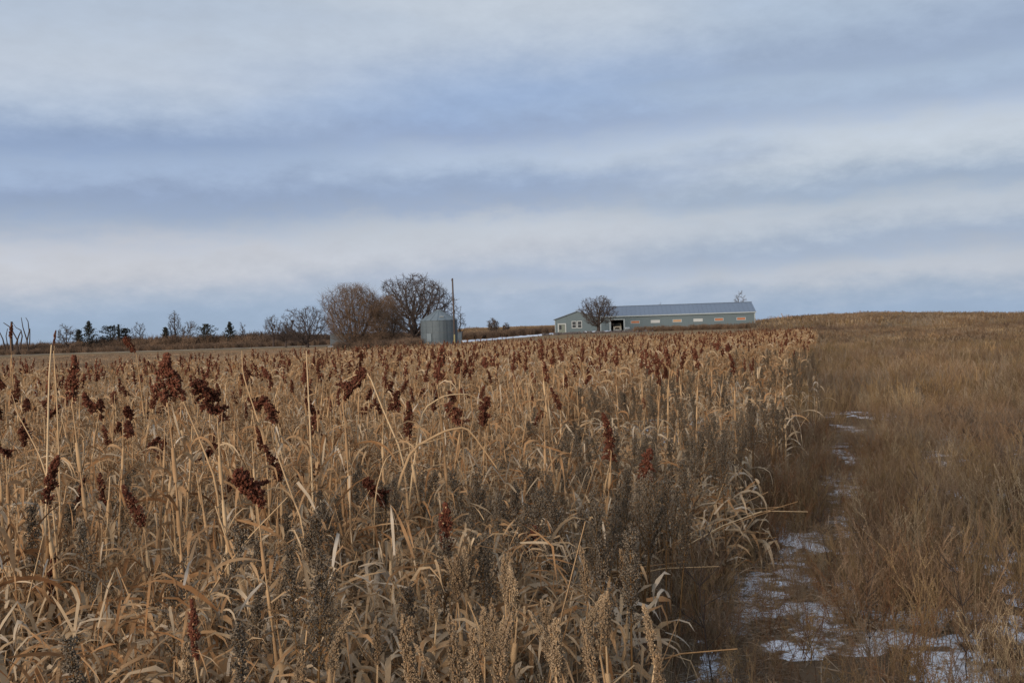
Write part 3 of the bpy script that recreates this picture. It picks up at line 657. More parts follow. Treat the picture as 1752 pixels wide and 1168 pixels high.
# ------------------------------------------------------------------ right-hand weeds and grass
def tuft(n, h, w, spread, mats=M_gold, tw=.0):
    mb = MB()
    for k in range(n):
        a = U(0, 6.28); r = random.random() ** .5 * spread; d = Vector((math.cos(a) * U(0, .35), math.sin(a) * U(0, .35), 1)); mb.ti = U(0, 1)
        ribbon(mb, (math.cos(a) * r, math.sin(a) * r, 0), d, h * U(.5, 1.1), w, U(0, .9), 3, 0, U(-1, 1), U(0, 3), None, thin=True)
    return mb.mesh('tuft', mats)
def kochia(ns, h, w, rad, mats, bits=5, tw=.0022):
    """wispy branching weed: stems with upswept twigs and tiny seed bits."""
    mb = MB()
    for s_ in range(ns):
        a = U(0, 6.28); d = Vector((math.cos(a) * U(.05, rad), math.sin(a) * U(.05, rad), 1)).normalized(); hh = h * U(.6, 1.08); b = Vector((U(-w, w), U(-w, w), 0)); mb.ti = U(0, .6)
        pts = [b, b + d * hh * .5, b + d * hh + Vector((U(-.04, .04), U(-.04, .04), 0))]; mb.tube(pts, [tw * 1.1, tw * .8, tw * .35], 3)
        for k in range(9):
            t = U(.25, 1); p = pts[0].lerp(pts[1], t * 2) if t < .5 else pts[1].lerp(pts[2], t * 2 - 1); a = U(0, 6.28); q = (d + Vector((math.cos(a), math.sin(a), 0)) * U(.3, .8)).normalized(); l_ = h * U(.1, .25); mb.ti = U(.2, 1)
            e = p + q * l_; mb.tube([p, e], [tw * .5, tw * .25], 3)
            for j in range(bits):
                c = p.lerp(e, U(.25, 1)); mb.tetra(c + Vector((U(-.008, .008), U(-.008, .008), U(-.008, .008))), rdir(U(-.3, 1.4)), U(.0016, .003), U(1.5, 4))
    return mb.mesh('kochia', mats)
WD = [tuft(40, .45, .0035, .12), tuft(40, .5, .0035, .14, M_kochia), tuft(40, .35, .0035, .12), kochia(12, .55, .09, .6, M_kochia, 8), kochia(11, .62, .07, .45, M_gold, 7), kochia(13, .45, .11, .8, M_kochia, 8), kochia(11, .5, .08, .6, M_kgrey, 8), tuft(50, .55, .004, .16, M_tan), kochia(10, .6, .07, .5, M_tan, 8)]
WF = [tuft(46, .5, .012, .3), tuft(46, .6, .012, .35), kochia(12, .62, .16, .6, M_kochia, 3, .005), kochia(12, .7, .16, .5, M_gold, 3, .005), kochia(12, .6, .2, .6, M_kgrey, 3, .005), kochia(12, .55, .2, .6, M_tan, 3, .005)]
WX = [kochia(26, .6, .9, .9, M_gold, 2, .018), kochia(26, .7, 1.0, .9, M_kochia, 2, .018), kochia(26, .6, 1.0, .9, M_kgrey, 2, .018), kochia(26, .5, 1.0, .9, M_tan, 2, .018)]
LAT = RNG.random((64, 64))
def vnoise(x, y, s, seed=0):
    u = np.asarray(x) * s + seed * 7.3; v = np.asarray(y) * s + seed * 3.1; i = np.floor(u).astype(int); j = np.floor(v).astype(int); f = u - i; g = v - j
    f = f * f * (3 - 2 * f); g = g * g * (3 - 2 * g); q = lambda a, b: LAT[a % 64, b % 64]
    return (q(i, j) * (1 - f) + q(i + 1, j) * f) * (1 - g) + (q(i, j + 1) * (1 - f) + q(i + 1, j + 1) * f) * g
def fbm(x, y, s, seed=0, o=4): return sum(vnoise(x, y, s * 2 ** k, seed + k) * .5 ** k for k in range(o)) / sum(.5 ** k for k in range(o))
# snow: where it lies
SN = []   # x, y, rx, ry
for px, py, wx, wy in ((1110, 1130, 90, 60), (1085, 1075, 30, 30), (1385, 1125, 75, 45), (1530, 1062, 40, 22), (1330, 975, 60, 30), (1365, 925, 30, 26), (1508, 905, 26, 22), (1450, 735, 22, 16), (1434, 775, 22, 14), (1430, 800, 18, 12), (1446, 842, 12, 10), (1290, 1010, 60, 30), (1470, 1000, 50, 14), (1560, 1120, 90, 30), (1690, 1010, 60, 16), (1250, 1060, 60, 26), (1200, 1150, 80, 30), (1440, 1185, 150, 60), (1150, 1230, 130, 60), (1400, 1225, 120, 50), (1650, 1155, 90, 26), (745, 1118, 14, 22), (1478, 960, 26, 10), (1440, 920, 16, 10), (1725, 1090, 40, 18)):
    v = P(px, py, 1.0) - Vector((0, 0, EYE)); t = EYE / -v.z; v2 = P(px, py + wy, 1.0) - Vector((0, 0, EYE)); t2 = EYE / -v2.z
    SN.append((v.x * t, t, wx / FPX * t, max(.12, abs(t - t2))))
SN = np.array(SN);  SN[:, 3] = np.minimum(SN[:, 3], .9)
def snowmask(x, y):
    m = np.zeros_like(x)
    for a, b, rx, ry in SN: m = np.maximum(m, 1.25 - ((x - a) / rx) ** 2 - ((y - b) / ry) ** 2)
    return m
def right_side(x, y):
    px = 876 + FPX * x / np.maximum(y, .1)
    return (x > edge_x(y) - .25) & (y < np.where(px < 1300, 92, 400))
def low_zone(x, y):                              # the shallow ditch where only short weeds stand
    px = 876 + FPX * x / np.maximum(y, .1) + 40 * (fbm(x, y, .9, 12, 2) - .5)
    return (y > 3.4) & (y < 17) & (px > np.interp(y, [4.5, 6, 8, 11, 16], [1040, 1225, 1365, 1408, 1424])) & (px < np.interp(y, [4.5, 6, 8, 11, 16], [1450, 1460, 1470, 1465, 1465]))
def thin_snow(x, y):
    s = snowmask(x, y); near_edge = (x < edge_x(y) + 1.6) & (y < 9)
    keep = np.where(s > .1, .32, np.where(low_zone(x, y), .85, 1.0)) * (.5 + fbm(x, y, 1.1, 9, 2)); return right_side(x, y) & (RNG.random(len(x)) < keep)
def weed_scatter(name, pts, protos, s0, s1, label, wts=None):
    n = len(pts); x, y = pts[:, 0], pts[:, 1]; a = fbm(x, y, .22, 1, 3) + .08 * RNG.normal(size=n) ; b = RNG.random(n); K = len(protos)
    if wts is None: idx = RNG.integers(0, K, n)
    else:
        c = np.cumsum(wts[0]) / sum(wts[0]); c2 = np.cumsum(wts[1]) / sum(wts[1]); idx = np.where(a > .53, np.searchsorted(c, b), np.searchsorted(c2, b))
    sc = RNG.uniform(s0, s1, n) * (.7 + .6 * vnoise(x, y, .8, 4)) * np.where(low_zone(x, y), RNG.uniform(.28, .85, n), 1)
    return scatter(name, np.column_stack([pts, H(x, y) - .005]), np.stack([RNG.uniform(-.15, .15, n), RNG.uniform(-.15, .15, n), RNG.uniform(0, 6.28, n)], 1), sc, idx, protos, label)
W1 = ([.5, .5, .5, 2.5, 4, 2, .6, .5, 2], [.15, .3, .2, 4, .8, 4, 3, .15, .4])
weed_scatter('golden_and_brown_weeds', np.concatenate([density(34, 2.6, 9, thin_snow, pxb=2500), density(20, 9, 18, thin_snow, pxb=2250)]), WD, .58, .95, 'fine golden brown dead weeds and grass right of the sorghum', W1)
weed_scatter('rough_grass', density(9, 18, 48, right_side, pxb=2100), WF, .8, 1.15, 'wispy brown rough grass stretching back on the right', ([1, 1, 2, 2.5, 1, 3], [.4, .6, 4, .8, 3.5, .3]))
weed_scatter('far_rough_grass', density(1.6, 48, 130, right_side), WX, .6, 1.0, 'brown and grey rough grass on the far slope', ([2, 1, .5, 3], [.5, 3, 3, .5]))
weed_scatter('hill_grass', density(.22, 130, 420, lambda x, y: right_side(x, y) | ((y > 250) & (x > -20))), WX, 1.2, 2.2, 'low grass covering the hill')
# short weeds in the ditch over the snow and at the feet of the sorghum
def ditch(x, y): return ((x > edge_x(y) - .5) & (x < edge_x(y) + 1.6)) | low_zone(x, y)
weed_scatter('short_ditch_weeds', density(70, 2.6, 14, lambda x, y: ditch(x, y) & (RNG.random(len(x)) < np.where(snowmask(x, y) > .3, .7, .95))), [tuft(18, .22, .0035, .1, M_kochia), tuft(14, .28, .0035, .12, M_gold), kochia(5, .38, .05, .7, M_kochia, 5, .002), kochia(6, .30, .07, .8, M_gold, 6, .002), kochia(5, .42, .05, .7, M_redweed, 5, .002)], .7, 1.2, 'short brown weed stems poking through the snow')
MAT_ = []
for q_ in range(3):
    mb = MB()
    for k in range(90): mb.ti = U(0, 1); mb.mi = k % 2; ribbon(mb, (U(-.22, .22), U(-.22, .22), U(0, .05)), rdir(U(-.05, .5)), U(.08, .28), U(.003, .007), U(.5, 2.5), 3, 0, U(-2, 2), U(-1, 1), None, thin=True)
    MAT_.append(mb.mesh('matted', [M_kochia, M_kgrey]))
weed_scatter('matted_dead_grass', density(26, 2.8, 16, lambda x, y: (low_zone(x, y) | ((x > edge_x(y) - .6) & (x < edge_x(y) + 1.8))) & (RNG.random(len(x)) < np.where(snowmask(x, y) > .4, .6, .95))), MAT_, .8, 1.3, 'flattened dead grass matted over the ground between snow patches')
# low grass of the left field
weed_scatter('left_field_grass', density(2.4, 30, 150, lambda x, y: ~in_field(x, y) & (x < 3) & (876 + FPX * x / y < 900)), [tuft(30, .16, .02, .5, M_kgrey), tuft(30, .18, .02, .5, M_kochia)], .8, 1.2, 'short grey-brown grass on the low field at left')

# snow lying on the ground
xs_ = np.arange(-.9, 9.5, .03); ys_ = np.concatenate([np.arange(2.9, 8, .03), np.arange(8, 19, .06)])
gx, gy = np.meshgrid(xs_, ys_); mk = snowmask(gx, gy) * .60 - 3.6 * (fbm(gx, gy, 7.5, 2, 5) - .40)
mk = mk + .05 * RNG.random(gx.shape); gz = H(gx, gy) + np.clip(mk + .45, -.4, .9) * .008; keepv = (mk > -.9) & (snowmask(gx, gy) > -.45) & (gx < .52 * gy + .4); nx = len(xs_)
vid = -np.ones(gx.shape, int); vid[keepv] = np.arange(keepv.sum()); fq = []
ok = keepv[:-1, :-1] & keepv[1:, :-1] & keepv[:-1, 1:] & keepv[1:, 1:]
for r_, c_ in zip(*np.nonzero(ok)): fq.append((vid[r_, c_], vid[r_, c_ + 1], vid[r_ + 1, c_ + 1], vid[r_ + 1, c_]))
me = bpy.data.meshes.new('snow'); me.from_pydata(np.stack([gx[keepv], gy[keepv], gz[keepv]], 1).tolist(), [], [tuple(int(i) for i in f) for f in fq]); me.materials.append(M_thinsnow); at_ = me.attributes.new('tint', 'FLOAT', 'POINT'); at_.data.foreach_set('value', np.clip(mk[keepv] * .55 + .5, 0, 1).astype('f'))
me.polygons.foreach_set('use_smooth', np.full(len(fq), True)); me.update(); setp(obj('snow', me), 'thin patchy snow on the ground beside the sorghum', kind='stuff')

# dark twiggy single weeds standing in the ditch
def twiggy(h):
    mb = MB(); tw = MB(); p = Vector((0, 0, 0)); d = Vector((U(-.1, .1), U(-.1, .1), 1)); pts = [p.copy()]
    for i in range(7): d = (d + Vector((U(-.14, .14), U(-.14, .14), 0))).normalized(); p = p + d * h / 7; pts.append(p.copy())
    mb.tube(pts, [.0055 * (1 - .11 * i) for i in range(8)], 4)
    for k in range(16):
        i = random.randint(2, 7); a = U(0, 6.28); d = Vector((math.cos(a), math.sin(a), U(.5, 1.3))).normalized(); l_ = h * U(.08, .28); q = pts[i] + d * l_; tw.tube([pts[i], q, q + (d + Vector((0, 0, .6))).normalized() * l_ * .6], [.003, .0022, .0012], 3)
    return mb.mesh('stem', M_bark), tw.mesh('twig', M_bark)
TW = [twiggy(h) for h in (.95, 1.1, .8)]
TWL = [(1490, 1165, 150, 'dark crooked bare weed stem standing on snow at the bottom'), (1395, 1168, 110, 'short dark forked weed stem in front of the snow patch'), (1220, 1168, 190, 'tall thin dark weed stem near the bottom edge'), (1100, 1160, 80, 'small dark stem over the lowest snow patch'), (1425, 1010, 130, 'dark slender stem left of the middle snow patch'), (1655, 1168, 150, 'dark stem leaning among golden weeds at lower right'), (1740, 1120, 120, 'dark stem near the right edge'), (1500, 1010, 120, 'dark bent stem in the ditch middle'), (1560, 960, 110, 'dark stem right of the middle snow patch'), (1180, 990, 110, 'reddish dark stem against pale arching leaves')]
for k, (px, py, hp, lab) in enumerate(TWL):
    v = P(px, py, 1.0) - Vector((0, 0, EYE)); t = EYE / -v.z; o = empty('bare_weed_stem', (v.x * t, t, Hs(v.x * t, t) - .01), U(0, 6), lab, 'weed', 'dark bare weed stems in the ditch'); s_ = hp * t / FPX / (.95, 1.1, .8)[k % 3] * 1.3; o.scale = (s_, s_, s_)
    for nm, me in zip(('stem', 'twig'), TW[k % 3]): c = obj(nm, me, o)

# ------------------------------------------------------------------ trees
def bare_tree(name, base, h, w, label, twigmat=M_twig, seed=1, n=900, z0=.16, flat=1.0, step=None, tw=.02, multi=1, twl=.5, shell=.5, top=1.0, group=None, cat='tree', sweep=(0, 0)):
    """leafless tree: limbs grow towards points spread through a rounded crown, then split into fine twigs."""
    rg = np.random.default_rng(seed); st = random.getstate(); random.seed(seed); step = step or max(h, w) / 42
    q = rg.normal(size=(n, 3)); q /= np.linalg.norm(q, axis=1)[:, None]; r = rg.random(n) ** (shell / 1.5)
    lob = 1 + .16 * np.sin(3 * np.arctan2(q[:, 1], q[:, 0]) + seed) * np.cos(2.5 * q[:, 2] + seed) + .08 * np.sin(7 * q[:, 0] + 5 * q[:, 2] + seed)
    cz = h * (z0 + (1 - z0) * .5); A = q * (r * lob)[:, None] * np.array([w * .5, w * .5, h * (1 - z0) * .5]) + np.array([0, 0, cz]); A[:, 2] = np.clip(A[:, 2], h * .06, h * 1.02); A[:, 0] += sweep[0] * A[:, 2]; A[:, 2] = np.minimum(A[:, 2], h)
    nodes = []; par = []
    for m in range(multi):
        a = 6.28 * m / multi + U(0, 1); b0 = np.array([math.cos(a), math.sin(a), 0]) * (.22 * (multi > 1)); lean = np.array([math.cos(a), math.sin(a), 0]) * (.35 if multi > 1 else .06); k = -1
        for t in np.arange(0, max(z0 * h * .9, step * 2), step): nodes.append(b0 + np.array([0, 0, t]) + lean * t); par.append(k); k = len(nodes) - 1
    P_ = np.array(nodes); near = np.zeros(n, int); nd = np.full(n, 1e9); done = 0; alive = np.ones(n, bool); par = list(par)
    for it in range(260):
        new = P_[done:]
        if len(new):
            D = np.linalg.norm(A[:, None] - new[None], axis=2); m = D.argmin(1); dm = D[np.arange(n), m]; c = dm < nd; near[c] = m[c] + done; nd[c] = dm[c]
        done = len(P_); alive &= nd > step * 1.15
        if not alive.any(): break
        ids = near[alive]; dv = A[alive] - P_[ids]; dv /= np.linalg.norm(dv, axis=1)[:, None]; un, inv = np.unique(ids, return_inverse=True)
        ac = np.zeros((len(un), 3)); np.add.at(ac, inv, dv); ln = np.linalg.norm(ac, axis=1); ok = ln > 1e-3; ac = ac[ok] / ln[ok][:, None]; un = un[ok]
        ac += rg.normal(size=ac.shape) * .22; ac /= np.linalg.norm(ac, axis=1)[:, None]; P_ = np.vstack([P_, P_[un] + ac * step]); par += un.tolist()
        if len(P_) > 9000: break
    N_ = len(P_); kids_ = [[] for _ in range(N_)]
    for i_, p_ in enumerate(par):
        if p_ >= 0: kids_[p_].append(i_)
    rad = np.zeros(N_)
    for i_ in range(N_ - 1, -1, -1):
        rad[i_] = max(tw, sum(rad[c] ** 2.25 for c in kids_[i_]) ** (1 / 2.25)) if kids_[i_] else tw
    tr_mb, cr = MB(), MB(); V = [Vector(p) for p in P_]; starts = [(i_, -1) for i_ in range(N_) if par[i_] < 0]; thick = max(tw * 5, rad.max() * .16)
    while starts:
        i_, p_ = starts.pop(); ch = [V[p_]] if p_ >= 0 else []; rr = [rad[i_]] if p_ >= 0 else []
        big = rad[i_] > thick
        while True:
            ch.append(V[i_]); rr.append(rad[i_]); ks = sorted(kids_[i_], key=lambda c: -rad[c])
            if not ks: break
            if big and rad[ks[0]] <= thick: starts += [(c, i_) for c in ks]; break
            starts += [(c, i_) for c in ks[1:]]; i_ = ks[0]
        if len(ch) > 1:
            mb = tr_mb if big else cr; mb.ti = U(0, 1); mb.tube(ch, rr, 6 if big else 3)
    for i_ in range(N_):
        if rad[i_] < thick * .8:
            d0 = (V[i_] - V[par[i_]]).normalized() if par[i_] >= 0 else Vector((0, 0, 1))
            for k in range(2 if kids_[i_] else 4):
                d = (d0 * 1.1 + rdir(U(-.8, 1.4)) * .9 + Vector((0, 0, .15))).normalized(); L = twl * U(.5, 1.2); cr.ti = U(0, 1); m_ = V[i_] + d * L * .5
                e = m_ + (d + Vector((U(-.3, .3), U(-.3, .3), U(-.1, .3)))).normalized() * L * .5
                if V[i_].z > h * .9: e.z = min(e.z, h * 1.03)
                cr.tube([V[i_], m_, e], [tw * .75, tw * .55, tw * .25], 3)
    o = empty(name, base, 0, label, cat, group)
    obj('trunk', tr_mb.mesh('trunk', M_bark), o); obj('crown', cr.mesh('crown', twigmat), o); random.setstate(st); return o
def at(px, d, dz=0.):
    v = P(px, 570, d); return Vector((v.x, d, Hs(v.x, d) + dz))
def hgt(px, d, py): return P(px, py, d).z - Hs(P(px, py, d).x, d)
def T(name, px, d, pytop, wpx, label, **k):
    return bare_tree(name, at(px, d), hgt(px, d, pytop), wpx / FPX * d, label, **k)
T('bare_tree', 712, 158, 470, 138, 'large dark leafless tree behind the grain bin', seed=3, n=2300, tw=.027, twl=.75, z0=.12)
T('willow_tree', 607, 118, 486, 106, 'brown bushy leafless willow left of the large dark tree', twigmat=M_willow, seed=5, n=2300, multi=5, tw=.0135, twl=1.0, z0=.03)
T('willow_tree', 660, 128, 508, 66, 'second brown willow thicket between willow and large dark tree', twigmat=M_willow, seed=15, n=1700, multi=5, tw=.012, twl=1.0, z0=.03)
T('bare_tree', 525, 170, 525, 88, 'small rounded leafless tree left of the willow', seed=8, n=800, tw=.02, twl=.5, z0=.1)
T('bare_tree', 467, 200, 538, 30, 'thin sparse leafless tree left of the rounded tree', seed=9, n=160, tw=.025, twl=.5)
T('bare_tree', 300, 235, 532, 24, 'tall narrow leafless tree over the cedar line', seed=10, n=300, tw=.03, twl=.6, z0=.1)
T('bare_tree', 316, 235, 547, 26, 'short leafless tree leaning right beside the tall narrow one', seed=21, n=150, tw=.028, twl=.6, sweep=(.25, 0))
T('bare_tree', 238, 240, 549, 26, 'faint leafless tree behind the red sorghum head', seed=11, n=110, tw=.022, twl=.5)
T('bare_tree', 112, 215, 554, 34, 'small twisted leafless tree between the snag and cedar', seed=12, n=130, tw=.028, twl=.5)
T('bare_tree', 415, 225, 551, 12, 'slim leafless sapling right of the conical cedar', seed=13, n=90, tw=.025, twl=.4)
T('bare_tree', 488, 185, 552, 30, 'low leafless tree touching the rounded tree', seed=24, n=260, tw=.022, twl=.5)
T('barn_tree', 1024, 188, 507, 64, 'rounded leafless tree in front of the barn', seed=14, n=1000, tw=.02, twl=.5, z0=.2)
T('bare_tree', 788, 175, 524, 20, 'thin leafless tree showing right of the pole', seed=16, n=110, tw=.018, twl=.4)
T('bare_tree', 845, 260, 545, 22, 'small leafless tree on the brushy rise', seed=17, n=200, tw=.035, twl=.6)
T('bare_tree', 866, 258, 552, 12, 'little bush tree beside the one on the rise', seed=18, n=90, tw=.035, twl=.5)
T('bare_tree', 1268, 232, 498, 24, 'sparse bare treetop showing over the right end of the barn roof', seed=19, n=60, tw=.03, twl=.6)
T('bare_tree', 1130, 240, 512, 12, 'faint bare treetop over the middle of the barn roof', seed=20, n=40, tw=.02, twl=.5)
# dead snag with thick antler-like limbs
def snag():
    d = 120; o = empty('dead_tree', at(33, d), 0, 'dead snag with thick upswept antler-like limbs at left edge', 'tree'); b = at(33, d); mb = MB(); cr = MB(); k = d / FPX
    def q(px, py): v = P(px, py, d) - b; return (v.x, 0, v.z)
    for pts, r in (([(20, 600), (19, 575), (20, 550)], 5), ([(30, 600), (30, 582), (18, 560), (6, 552)], 2.6), ([(34, 598), (38, 575), (36, 565), (27, 560), (22, 552)], 2.4)):
        mb.tube([q(*p) for p in pts], [r * .62 * k * (1 - .2 * i) for i in range(len(pts))], 6)
    for pts, r in (([(48, 600), (46, 582), (40, 560), (36, 543)], 2.2), ([(46, 585), (50, 566), (48, 550), (45, 543)], 1.8), ([(50, 590), (52, 572), (52, 562)], 1.5), ([(26, 590), (33, 574), (36, 565)], 2), ([(8, 598), (5, 580), (0, 568), (-8, 560)], 2), ([(14, 598), (10, 575), (12, 562)], 1.5)):
        cr.tube([tuple(a + U(-.15, .15) * (j == 1) for j, a in enumerate(q(*p))) for p in pts], [r * .7 * k * (1 - .22 * i) for i in range(len(pts))], 5)
    obj('trunk', mb.mesh('trunk', M_bark), o); obj('limb', cr.mesh('limb', M_bark), o)
snag()
def cedar(px, d, pytop, wpx, label, seed, cone=True, name='cedar_tree'):
    st = random.getstate(); random.seed(seed); h = hgt(px, d, pytop); w = wpx / FPX * d / 2; b = at(px, d); tk = MB(); cr = MB(); tk.tube([(0, 0, 0), (.05, 0, h * .6), (0, 0, h * .97)], [.14, .09, .02], 6)
    for k in range(170):
        t = random.random() ** .8; z = h * (.04 + .94 * t); R0 = w * ((1 - t) ** .75 if cone else math.sin(math.pi * min(1, .25 + .75 * t)) ** .5) * U(.4, 1.35); a = U(0, 6.28); e = Vector((math.cos(a) * R0, math.sin(a) * R0, z + R0 * U(.15, .6))); s0 = Vector((0, 0, z))
        for j in range(12):
            c = s0.lerp(e, U(.3, 1)); cr.ti = U(0, 1); cr.tetra(c + Vector((U(-.1, .1), U(-.1, .1), U(-.1, .1))), rdir(U(.0, 1.3)), U(.05, .10), U(2, 4))
    o = empty(name, b, 0, label, 'tree'); obj('trunk', tk.mesh('trunk', M_bark), o); obj('crown', cr.mesh('crown', M_cedar), o); random.setstate(st)
cedar(152, 225, 549, 38, 'ragged dark cedar with spiky top at left', 31)
cedar(189, 228, 559, 50, 'low broad dark cedar clump right of the ragged cedar', 32, False)
cedar(214, 232, 562, 26, 'low cedar mound behind the red sorghum head', 33, False)
cedar(203, 236, 555, 10, 'slim dark spire poking above the low cedars', 34)
cedar(353, 228, 555, 34, 'round dark cedar right of the tall narrow tree', 35, False)
cedar(393, 226, 550, 32, 'conical dark cedar with a pointed top', 36)
cedar(283, 233, 560, 14, 'small cedar just left of the tall narrow tree', 37, False)
cedar(135, 231, 564, 16, 'little dark cedar left of the ragged cedar', 38, False)

# brush masses
def bush(n, h, w, mat, tw=.02):
    mb = MB()
    for k in range(n):
        a = U(0, 6.28); d = Vector((math.cos(a) * U(.1, .8), math.sin(a) * U(.1, .8), 1)).normalized(); p = Vector((U(-w, w) * .3, U(-w, w) * .3, 0)); L = h * U(.6, 1.1); m = p + d * L * .5; e = m + (d + Vector((U(-.4, .4), U(-.4, .4), .2))).normalized() * L * .5; mb.ti = U(0, 1); mb.tube([p, m, e], [tw, tw * .7, tw * .25], 3)
        for j in range(6):
            q = m.lerp(e, U(-.3, 1)); f = rdir(U(.2, 1.3)); mb.tube([q, q + f * L * U(.15, .35)], [tw * .5, tw * .2], 3)
    return mb.mesh('bush', mat)
BB = [bush(26, 1.0, 1.0, M_brush), bush(30, .9, 1.2, M_brush), bush(26, .8, 1.3, M_brush), bush(26, 1.0, 1.0, M_willow)]
def brush_band(name, pts, s0, s1, label, pr=(.3, .3, .2, .2)):
    n = len(pts); scatter(name, np.column_stack([pts, H(pts[:, 0], pts[:, 1]) - .02]), np.stack([RNG.uniform(-.1, .1, n), RNG.uniform(-.1, .1, n), RNG.uniform(0, 6.28, n)], 1), RNG.uniform(s0, s1, n), RNG.choice(4, n, p=pr), BB, label)
brush_band('brush', poisson(1500, 222, 262, -150, 730), 1.5, 2.7, 'grey-brown brush band in front of the cedars at left')
brush_band('low_red_brush', poisson(700, 205, 222, -150, 730), .7, 1.5, 'low reddish brush along the far edge of the left field', (.15, .15, .1, .6))
brush_band('hillside_brush', poisson(420, 235, 262, 785, 955), 1.2, 1.9, 'brown brush below the golden hill left of the barn')
brush_band('tree_foot_brush', np.concatenate([poisson(130, 112, 124, 575, 700), poisson(170, 140, 156, 655, 718)]), .7, 1.3, 'brown undergrowth at the foot of the willows', (.2, .2, .1, .5))
brush_band('barn_front_brush', np.concatenate([poisson(420, 178, 192, 1085, 1420), poisson(300, 110, 178, 1300, 1500)]), .6, 1.15, 'grey-brown brush along the barn wall')
def clumpy(x, y): return right_side(x, y) & (x > edge_x(y) + 2.6) & (fbm(x, y, .16, 21, 3) > .56)
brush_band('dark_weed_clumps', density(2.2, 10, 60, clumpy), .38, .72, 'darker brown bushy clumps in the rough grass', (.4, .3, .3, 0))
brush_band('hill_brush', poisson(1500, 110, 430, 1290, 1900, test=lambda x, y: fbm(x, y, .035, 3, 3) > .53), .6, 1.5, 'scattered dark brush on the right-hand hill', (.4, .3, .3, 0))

brush_band('cedar_row_brush', np.concatenate([poisson(220, 226, 238, 160, 460), poisson(60, 215, 225, 455, 520)]), 2.3, 3.6, 'dark brush filling the gaps of the cedar row', (.4, .3, .3, 0))
# snow strip and drifts near the barn
def snowstrip(name, p0, p1, w, label, hh=.06):
    mb = MB(); n = 40; rows = []
    for i in range(n + 1):
        t = i / n; x = p0[0] + (p1[0] - p0[0]) * t; y = p0[1] + (p1[1] - p0[1]) * t; ww = w * U(.6, 1.1) * (min(1, 6 * t, 6 * (1 - t)) + .05); r = []
        for k, (a, z) in enumerate(((-.5, -.02), (-.3, hh), (.3, hh * 1.2), (.5, -.02))): yy = y + a * ww; r.append(mb.vert((x, yy, Hs(x, yy) + z * U(.8, 1.2))))
        rows.append(r)
    for a, b in zip(rows, rows[1:]):
        for k in range(3): mb.face(a[k], b[k], b[k + 1], a[k + 1])
    setp(obj(name, mb.mesh(name, M_snow)), label, kind='stuff')
a, b = P(786, 570, 178), P(950, 570, 190)
snowstrip('snow_drift', (a.x, a.y), (b.x, b.y), 7, 'bright snow strip running from the grain bin to the barn', .22)
a, b = P(1000, 570, 199), P(1046, 570, 199.5)
snowstrip('snow_bank', (a.x, a.y), (b.x, b.y), 1.6, 'snow lying along the foot of the barn wall', .30)
a, b = P(560, 570, 172), P(584, 570, 172)
snowstrip('snow_patch', (a.x, a.y), (b.x, b.y), 1.6, 'small snow strip before the low shed', .08)

# ------------------------------------------------------------------ barn
BX, BY = P(1027, 566, 201.5).x, 201.5; BR = P(1293, 566, 198.5)
YAW = math.atan2(BR.y - BY, BR.x - BX); BL = math.hypot(BR.x - BX, BR.y - BY); BZ = .80
barn = empty('metal_barn', (BX, BY, BZ), YAW, 'long grey-green metal barn with blue roof and gabled left wing', 'barn')
EZ, RZ, HW = 3.35, 5.25, 5.6           # eave, ridge, half width (y from 0 to 2HW)
def part(name, mb, mats, parent=barn, smooth=False, loc=None): return obj(name, mb.mesh(name, mats, smooth), parent, loc)
PXM = 1752 and 200 / FPX
def lx(px): return (P(px, 560, 200).x - BX) / math.cos(YAW)
DX0, DX1, DH = lx(1046.5), lx(1068), 2.5
mb = MB()
mb.box(0, DX0, -.0, .12, 0, EZ); mb.box(DX0, DX1, 0, .12, DH, EZ); mb.box(DX1, BL, 0, .12, 0, EZ)
x = .15
while x < BL - .1:                                   # standing ribs of the wall sheets
    if not (DX0 - .1 < x < DX1 + .1): mb.box(x, x + .04, -.03, .0, .02, EZ - .02)
    x += .45
mb.box(0, BL, 2 * HW - .12, 2 * HW, 0, EZ)
for gx_ in (0.0, BL - .12):
    n = len(mb.v)
    for xx in (gx_, gx_ + .12):
        for yy, zz in ((.13, 0), (2 * HW - .13, 0), (2 * HW - .13, EZ), (HW, RZ - .05), (.13, EZ)): mb.vert((xx, yy, zz))
    mb.face(*[n + k for k in (4, 3, 2, 1, 0)]); mb.face(*[n + 5 + k for k in range(5)])
    for k in range(5): k2 = (k + 1) % 5; mb.face(n + k, n + k2, n + 5 + k2, n + 5 + k)
part('wall', mb, M_wall)
mb = MB(); sl = (RZ - EZ) / HW
for sgn in (0, 1):
    n = len(mb.v)
    for xx in (-.12, BL + .12):
        y0, z0 = (-.35, EZ - .35 * sl) if sgn == 0 else (2 * HW + .35, EZ - .35 * sl)
        mb.vert((xx, y0, z0)); mb.vert((xx, HW, RZ)); mb.vert((xx, HW, RZ + .1)); mb.vert((xx, y0, z0 + .1))
    for q in ((0, 1, 2, 3), (7, 6, 5, 4), (3, 2, 6, 7), (0, 4, 5, 1), (0, 3, 7, 4)): mb.face(*[n + k for k in q])
x = 0.
while x < BL:
    n = len(mb.v)
    for xx in (x, x + .05):
        for yy, zz in ((-.34, EZ - .34 * sl + .1), (HW, RZ + .1), (HW, RZ + .14), (-.34, EZ - .34 * sl + .14)): mb.vert((xx, yy, zz))
    for q in ((3, 2, 6, 7), (0, 1, 2, 3), (7, 6, 5, 4), (0, 3, 7, 4)): mb.face(*[n + k for k in q])
    x += .9
mb.box(-.26, BL + .26, HW - .15, HW + .15, RZ + .10, RZ + .17)
part('roof', mb, M_roof)
part('gutter_trim', MB().box(-.2, BL + .2, -.42, -.36, EZ - .28, EZ - .08), M_trim)
for xx in (BL - .22, -.0 + .0): part('corner_trim', MB().box(xx, xx + .22, -.06, -.032, 0, EZ - .12), M_trim)
